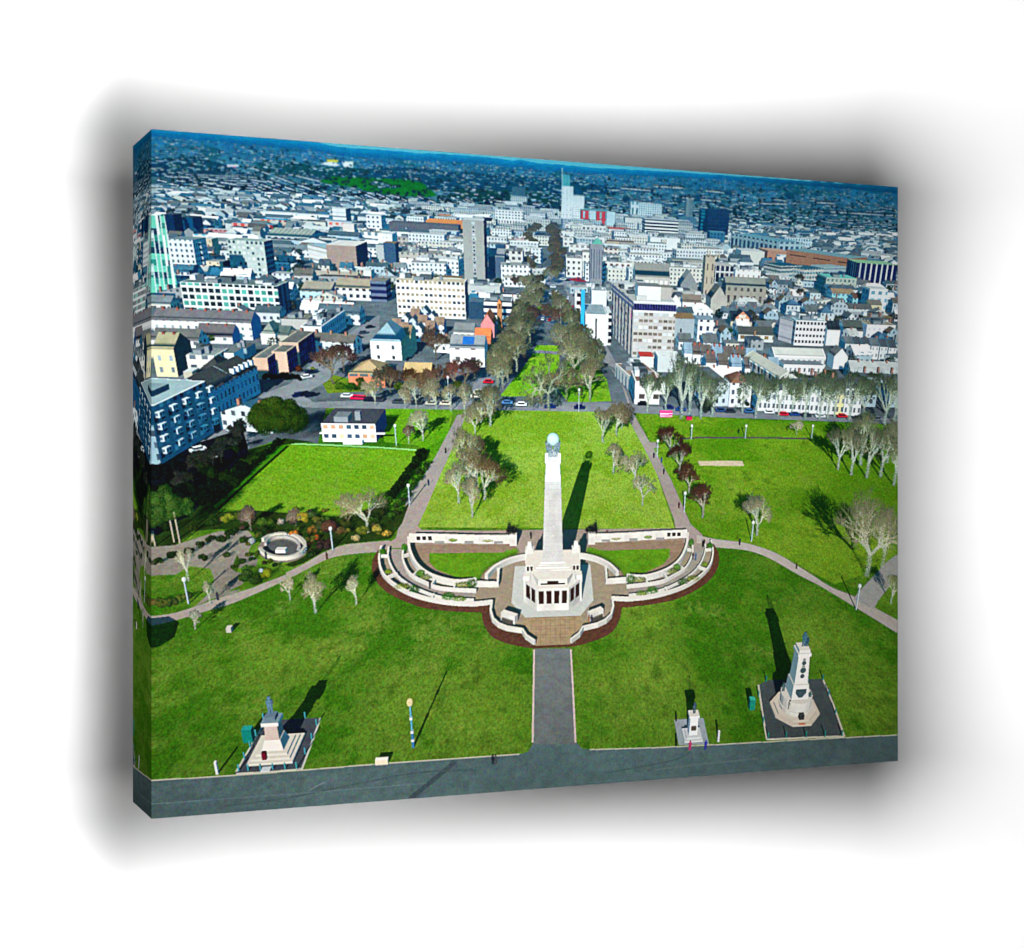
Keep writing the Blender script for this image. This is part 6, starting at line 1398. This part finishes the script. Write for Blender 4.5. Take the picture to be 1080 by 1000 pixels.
# ---------------------------------------------------------------- shade, light, air
print('painted', round(time.time()-T0,1), 'cells', cnt, 'ids', len(IDS))
SHH = np.zeros_like(HGT)          # height of the building shade above each ground cell
st = 1.5
for k in range(1,56):
    d = k*st; ox = -SUN[0]*d/HC; oy = -SUN[1]*d/HC       # shade falls away from the sun
    ix,iy = int(round(ox)),int(round(oy))
    S = np.zeros_like(HGT); a0,a1 = max(0,ix),min(HN[1],HN[1]+ix); b0,b1 = max(0,iy),min(HN[0],HN[0]+iy)
    S[b0:b1,a0:a1] = HGT[b0-iy:b1-iy,a0-ix:a1-ix]-d*TEL
    SHH = np.maximum(SHH,S)
PXw = RX*DEP; PYw = RY*DEP; PZw = CH+RZ*DEP
ci = np.clip(((PXw-HX0)/HC).astype(int),0,HN[1]-1); cj = np.clip(((PYw-HY0)/HC).astype(int),0,HN[0]-1)
inside = (PXw > HX0)&(PXw < HX1)&(PYw > HY0)&(PYw < HY1)
vis = 1-np.clip((SHH[cj,ci]-PZw-.4)/.8,0,1)*inside
vis = np.where(GND, np.minimum(vis, np.exp(-GSH*.9)), vis).astype(np.float32)
occ_ao = np.where(GND & inside & (PYw > 200), 1-.2*np.clip(SHH[cj,ci]/6,0,1), 1)
light = AMB[None,None,:]*(.55+.45*occ_ao)[...,None] + SUNC[None,None,:]*(NLB*vis)[...,None]
SHT = np.array([.30,.80,1.02])                    # cool cast the print gives its shadows
k = (1-np.clip(NLB*vis/.30,0,1))[...,None]
light = light*(1-k)+light*k*SHT[None,None,:]*np.where(GND & (PYw < 420),.62,1.3)[...,None]
OUT = ALB*light
OUT = np.where((FLT&GND)[...,None], ALB, OUT)
air = (1-np.exp(-np.clip(DEP-260,0,None)/1500.))[...,None]*(~(FLT&GND))[...,None]
OUT = OUT*(1-.42*air)*(1-air*np.array([.16,.0,-.06]))+np.array(lin((34,104,142)))*air*.46
OUT = OUT.reshape(NH,2,NW,2,3).mean((1,3)).astype(np.float32)
OUT[:,:2] = OUT[:,2:3]; OUT[:,-2:] = OUT[:,-3:-2]; OUT[:1] = OUT[1:2]; OUT[-2:] = OUT[-3:-2]
# the print is contrasty, sharpened and saturated
def srgb(a): a = np.clip(a,0,None); return np.where(a <= .0031308, a*12.92, 1.055*a**(1/2.4)-.055)
def unlin(s): return np.where(s <= .04045, s/12.92, ((np.clip(s,0,None)+.055)/1.055)**2.4)
S = srgb(np.minimum(OUT,1.6))
def blur(a,n=1):
    for _ in range(n):
        p = np.pad(a,((1,1),(1,1),(0,0)),'edge')
        a = (p[:-2,1:-1]+p[2:,1:-1]+p[1:-1,:-2]+p[1:-1,2:]+2*p[1:-1,1:-1])/6
    return a
S = blur(S,1)
fz = np.clip((66-np.arange(NH)/NH*PH)/22,0,1)[:,None,None]*.75
fz = fz*((np.arange(NH)/NH*PH)[:,None] > (SKYV+hill_th)[::2][None,:]-3)[...,None]
S = S*(1-fz)+blur(S,3)*fz*np.array([1.0,1.03,1.03])
S = S+(S-blur(S,3))*.85
S = S+(S-blur(S,14))*.16
lum = (S@np.array([.3,.59,.11]))[...,None]
S = lum+(S-lum)*1.02
S = S+np.clip(1-lum*1.6,0,1)**1.5*np.array([-.022,.018,.036])*np.clip(1.3-(np.arange(NH)/NH*2.2)[:,None,None],0,1)
nz = rng.normal(0,1,(NH,NW,3)); nz = blur(nz,1)
cg = np.clip((420-np.arange(NH)/NH*PH)/60,0,1)[:,None,None]
S = S*(1-cg)+((S-.42)*1.12+.43)*np.array([.955,1.0,1.015])*cg
S = S+.42*(S-.50)*S*(1-np.clip(S,0,1))
lum = (S@np.array([.3,.59,.11]))[...,None]; grn = np.clip((S[...,1]-np.maximum(S[...,0]*1.05,S[...,2]*1.5))*6,0,1)[...,None]
S = lum+(S-lum)*(1-.13*grn)
fl_ = np.clip((100-np.arange(NH)/NH*PH)/70,0,1)[:,None,None]
S = S*(1-.16*fl_)+fl_*np.array([.035,.075,.095])
S = S+nz*.034*(.5+.5*np.clip(1-np.abs(S-.45)*1.6,0,1))*1.6
u_ = (np.arange(NW)/NW-.5)[None,:,None]; v_ = (np.arange(NH)/NH-.5)[:,None,None]
S = np.clip(S,0,1)
INK = unlin(S).astype(np.float32)
# identity of every ink cell; tree masks closed up so that twigs read as one crown
ID = IDB[::2,::2].copy()
ID[:,:2] = ID[:,2:3]; ID[:,-2:] = ID[:,-3:-2]; ID[-2:] = ID[-3:-2]
def boxf(m,r):
    c = np.pad(np.cumsum(np.cumsum(m.astype(np.int32),0),1),((1,0),(1,0)))
    h,w = m.shape; y0 = np.clip(np.arange(h)-r,0,h); y1 = np.clip(np.arange(h)+r+1,0,h); x0 = np.clip(np.arange(w)-r,0,w); x1 = np.clip(np.arange(w)+r+1,0,w)
    return (c[y1][:,x1]-c[y0][:,x1]-c[y1][:,x0]+c[y0][:,x0])/float((2*r+1)**2)
for t in TID:
    ys,xs = np.nonzero(ID == t)
    if len(ys) < 6: continue
    y0,y1,x0,x1 = max(0,ys.min()-4),min(NH,ys.max()+5),max(0,xs.min()-4),min(NW,xs.max()+5)
    m = ID[y0:y1,x0:x1] == t; f = boxf(m,2)
    sub = ID[y0:y1,x0:x1]; isT = np.isin(sub,list(TID)) if False else m
    nw = (f > .34)&~m; sub[nw] = t; sub[(f < .12)&m] = 0
def biggest(t):
    ys,xs = np.nonzero(ID == t)
    if len(ys) < 2: return
    left = set(zip(ys.tolist(),xs.tolist())); best = []; parts = []
    while left:
        st_ = [left.pop()]; comp = [st_[0]]
        while st_:
            y,x = st_.pop()
            for n_ in ((y+1,x),(y-1,x),(y,x+1),(y,x-1)):
                if n_ in left: left.remove(n_); st_.append(n_); comp.append(n_)
        parts.append(comp)
    parts.sort(key=len)
    for c in parts[:-1]:
        c = np.array(c); ID[c[:,0],c[:,1]] = 0
for t in IDS:
    if IDS[t][0] in ('printed_road','printed_tree','printed_building','printed_house','printed_car'): biggest(t)
print('ink ready', round(time.time()-T0,1))
# =====================================================================
#  PART 2 - the object: canvas on its stretcher in front of a white wall
# =====================================================================
import bpy
from mathutils import Vector, Matrix
sc = bpy.context.scene; col = bpy.context.collection
ZL = 1.51                                    # camera to the nearest front edge
CW, CHT, CD = .5160*ZL, .3974*ZL, .0565*ZL   # width, height, depth of the canvas
ANG = math.radians(23.0)
FPX = 1830.
FLX = (159.75-540)/FPX*ZL                    # front left edge
EX = Vector((math.cos(ANG), math.sin(ANG), 0)); EY = Vector((-math.sin(ANG), math.cos(ANG), 0))
ORG = Vector((FLX, ZL, 0)) + EX*CW/2 - Vector((0,0,CHT/2))   # bottom centre of the front

def mat(name): 
    m = bpy.data.materials.new(name); m.use_nodes = True; return m, m.node_tree, m.node_tree.nodes['Principled BSDF']
m_ink, nt, bs = mat('printed_canvas')
at = nt.nodes.new('ShaderNodeAttribute'); at.attribute_name = 'ink'; nt.links.new(at.outputs['Color'], bs.inputs['Base Color'])
bs.inputs['Roughness'].default_value = .62; bs.inputs['Specular IOR Level'].default_value = 0.
tc = nt.nodes.new('ShaderNodeTexCoord'); ns = nt.nodes.new('ShaderNodeTexNoise'); ns.inputs['Scale'].default_value = 700; ns.inputs['Detail'].default_value = 2
nt.links.new(tc.outputs['Object'], ns.inputs['Vector'])
bp = nt.nodes.new('ShaderNodeBump'); bp.inputs['Strength'].default_value = .10; bp.inputs['Distance'].default_value = .0004
nt.links.new(ns.outputs['Fac'], bp.inputs['Height']); nt.links.new(bp.outputs['Normal'], bs.inputs['Normal'])
m_wood, nt, bs = mat('stretcher_wood')
wv = nt.nodes.new('ShaderNodeTexNoise'); wv.inputs['Scale'].default_value = 14; cr = nt.nodes.new('ShaderNodeValToRGB')
cr.color_ramp.elements[0].color = (.50,.495,.49,1); cr.color_ramp.elements[1].color = (.62,.61,.60,1)
nt.links.new(wv.outputs['Fac'], cr.inputs['Fac']); nt.links.new(cr.outputs['Color'], bs.inputs['Base Color']); bs.inputs['Roughness'].default_value = .7
m_raw, nt, bs = mat('raw_canvas')
wv = nt.nodes.new('ShaderNodeTexNoise'); wv.inputs['Scale'].default_value = 400; cr = nt.nodes.new('ShaderNodeValToRGB')
cr.color_ramp.elements[0].color = (.70,.70,.70,1); cr.color_ramp.elements[1].color = (.76,.76,.76,1)
nt.links.new(wv.outputs['Fac'], cr.inputs['Fac']); nt.links.new(cr.outputs['Color'], bs.inputs['Base Color']); bs.inputs['Roughness'].default_value = .9
m_wall, nt, bs = mat('white_wall')
wv = nt.nodes.new('ShaderNodeTexNoise'); wv.inputs['Scale'].default_value = 60; cr = nt.nodes.new('ShaderNodeValToRGB')
cr.color_ramp.elements[0].color = (.83,.83,.83,1); cr.color_ramp.elements[1].color = (.87,.87,.87,1)
nt.links.new(wv.outputs['Fac'], cr.inputs['Fac']); nt.links.new(cr.outputs['Color'], bs.inputs['Base Color']); bs.inputs['Roughness'].default_value = 1.; bs.inputs['Specular IOR Level'].default_value = 0.

GAIN = .103
def clampink(a): return np.clip(a*GAIN, 0.0005, .9)
INK = clampink(INK)

def cells(name, pos, ink, parent, sel=None):
    """one flat printed piece: pos (h+1,w+1,3) grid corners, ink (h,w,3); sel = which cells belong to it"""
    h,w = ink.shape[:2]
    if sel is None: sel = np.ones((h,w),bool)
    j,i = np.nonzero(sel)
    W1_ = w+1
    q = np.stack([j*W1_+i,(j+1)*W1_+i,(j+1)*W1_+i+1,j*W1_+i+1],1)
    u,inv = np.unique(q.ravel(), return_inverse=True)
    co = pos.reshape(-1,3)[u]
    me = bpy.data.meshes.new(name); n = len(j)
    me.vertices.add(len(u)); me.vertices.foreach_set('co', co.astype(np.float32).ravel())
    me.loops.add(4*n); me.loops.foreach_set('vertex_index', inv.astype(np.int32).ravel())
    me.polygons.add(n); me.polygons.foreach_set('loop_start', np.arange(0,4*n,4,dtype=np.int32))
    me.update(calc_edges=True)
    a = me.attributes.new('ink','FLOAT_COLOR','FACE')
    a.data.foreach_set('color', np.c_[ink[sel],np.ones(n)].astype(np.float32).ravel())
    me.materials.append(m_ink)
    o = bpy.data.objects.new(name, me); col.objects.link(o); o.parent = parent
    return o
def solid(name, boxes, m, parent):
    vs=[];fs=[]
    for (x0,x1,y0,y1,z0,z1) in boxes:
        b=len(vs); vs+=[(x0,y0,z0),(x1,y0,z0),(x1,y1,z0),(x0,y1,z0),(x0,y0,z1),(x1,y0,z1),(x1,y1,z1),(x0,y1,z1)]
        fs+=[(b,b+3,b+2,b+1),(b+4,b+5,b+6,b+7),(b,b+1,b+5,b+4),(b+1,b+2,b+6,b+5),(b+2,b+3,b+7,b+6),(b+3,b,b+4,b+7)]
    me=bpy.data.meshes.new(name); me.from_pydata(vs,[],fs); me.materials.append(m)
    o=bpy.data.objects.new(name,me); col.objects.link(o)
    if parent: o.parent=parent
    return o

root = bpy.data.objects.new('canvas_print', None); col.objects.link(root)
root.location = ORG; root.rotation_euler = (0,0,ANG); root.empty_display_size = .1
root['label'] = 'canvas print of an aerial view over a green park with a white obelisk'
root['category'] = 'canvas print'
# local frame: x along the width, y into the depth, z up from the bottom edge
xs = (np.arange(NW+1)/NW-.5)*CW; zs = (1-np.arange(NH+1)/NH)*CHT
pos = np.zeros((NH+1,NW+1,3)); pos[...,0] = xs[None,:]; pos[...,2] = zs[:,None]
# keep as pieces of their own only what shows large enough
cntid = np.bincount(ID.ravel(), minlength=len(IDS)+1)
per = {}; keep = []
for i in sorted(IDS, key=lambda k:-cntid[k]):
    nm = IDS[i][0]; lim = {'printed_building':70,'printed_tree':90,'printed_house':26,'printed_car':24}.get(nm,40)
    if cntid[i] < (70 if nm not in ('printed_person','printed_car','printed_street_lamp') else 22) or per.get(nm,0) >= lim: continue
    per[nm] = per.get(nm,0)+1; keep.append(i)
rest = ~np.isin(ID, keep)
front = cells('printed_front', pos, INK, root, rest)
for i in keep:
    nm,lb = IDS[i]
    o = cells(nm, pos, INK, front, ID == i)
    if lb: o['label'] = lb
# wrapped edges, the picture mirrored round the corner
dx = int(round(CD/CW*NW)); dz = int(round(CD/CHT*NH))
p = np.zeros((NH+1,dx+1,3)); p[...,0] = -CW/2; p[...,1] = (np.arange(dx+1)/dx*CD)[None,:]; p[...,2] = zs[:,None]
cells('wrapped_edge', p[:,::-1], INK[:,:dx][:,::-1], root)
p = p.copy(); p[...,0] = CW/2
cells('wrapped_edge', p, INK[:,::-1][:,:dx], root)
p = np.zeros((dz+1,NW+1,3)); p[...,0] = xs[None,:]; p[...,1] = (np.arange(dz+1)/dz*CD)[:,None]; p[...,2] = CHT
cells('wrapped_edge', p[::-1], INK[:dz][::-1], root)
p = p.copy(); p[...,2] = 0
cells('wrapped_edge', p, INK[::-1][:dz], root)
# back: folded canvas and wooden stretcher
e = .0008; bw = .042
solid('raw_canvas_back', [(-CW/2+e,CW/2-e,.012,.0135,e,CHT-e)], m_raw, root)
for bx in ((-CW/2+e,-CW/2+bw,.016,CD-e,e,CHT-e),(CW/2-bw,CW/2-e,.016,CD-e,e,CHT-e),(-CW/2+bw+.0005,CW/2-bw-.0005,.016,CD-e,CHT-bw,CHT-e),(-CW/2+bw+.0005,CW/2-bw-.0005,.016,CD-e,e,bw)):
    solid('stretcher_bar', [bx], m_wood, root)
GAP = .33

# the white wall behind
wc = ORG + EY*(CD+GAP)
wall_o = solid('wall', [(-4,4,0,.1,-2.5,2.5)], m_wall, None)
wall_o.location = wc + Vector((0,0,CHT/2)); wall_o.rotation_euler = (0,0,ANG); wall_o['kind'] = 'structure'

# light: one soft round lamp facing the canvas, and the white room round it
ctr = ORG + Vector((0,0,CHT/2))
ld = bpy.data.lights.new('soft_lamp','AREA'); ld.shape = 'ELLIPSE'; ld.size = .48; ld.size_y = .38; ld.energy = 62
lo = bpy.data.objects.new('soft_lamp', ld); col.objects.link(lo)
tocam = (-ctr).normalized()
lp = ctr + tocam*.72 + EX*(.024) + Vector((0,0,0.))
lo.location = lp; lo.rotation_euler = (lp-(ctr+EX*(.024))).to_track_quat('Z','Y').to_euler()
def fill_spot(name, loc, aim, energy, cone, r):
    d = bpy.data.lights.new(name,'SPOT'); d.energy = energy; d.spot_size = math.radians(cone); d.spot_blend = 1.; d.shadow_soft_size = r
    o = bpy.data.objects.new(name,d); col.objects.link(o); o.location = loc; o.rotation_euler = (Vector(loc)-Vector(aim)).to_track_quat('Z','Y').to_euler()
# added fill lamps: one lifts the canvas's far right, one its left flank
def beam(name, aim, away, dist, w_, h_, spread, energy):
    d = bpy.data.lights.new(name,'AREA'); d.shape = 'RECTANGLE'; d.size = w_; d.size_y = h_; d.spread = math.radians(spread); d.energy = energy
    o = bpy.data.objects.new(name,d); col.objects.link(o); n_ = away.normalized(); o.location = aim+n_*dist
    o.rotation_euler = Matrix((Vector((0,0,1)).cross(n_), Vector((0,0,1)), n_)).transposed().to_euler()
beam('added_right_fill', ctr+EX*.21, -EY+EX*.9, 1., .3, .52, 20, 2.1)
flank = ORG - EX*CW/2 + EY*CD*.5 + Vector((0,0,CHT/2))
fill_spot('added_flank_fill', flank-EX*1.1+EY*.20, flank, 220, 40, .02)
fill_spot('added_wall_fill', ctr-EY*.9+EX*1.25, ctr+EY*(CD+GAP)+EX*(CW/2+.50), 7, 34, .05)  # added lamp, out of view, whitens the wall right of the canvas
w = bpy.data.worlds.new('World'); sc.world = w; w.use_nodes = True
w.node_tree.nodes['Background'].inputs[0].default_value = (1,1,1,1); w.node_tree.nodes['Background'].inputs[1].default_value = .015
cd = bpy.data.cameras.new('camera'); cam = bpy.data.objects.new('camera', cd); col.objects.link(cam)
cd.sensor_fit = 'HORIZONTAL'; cd.sensor_width = 36.; cd.lens = 36.*FPX/1080.
cam.location = (0,0,0); cam.rotation_euler = (math.radians(90),0,0); cd.clip_start = .05; cd.clip_end = 50
sc.camera = cam
vs_ = sc.view_settings; vs_.view_transform = 'Standard'; vs_.look = 'None'; vs_.exposure = 0; vs_.gamma = 1; vs_.use_curve_mapping = False
print('built', round(time.time()-T0,1), {k:v for k,v in per.items()})
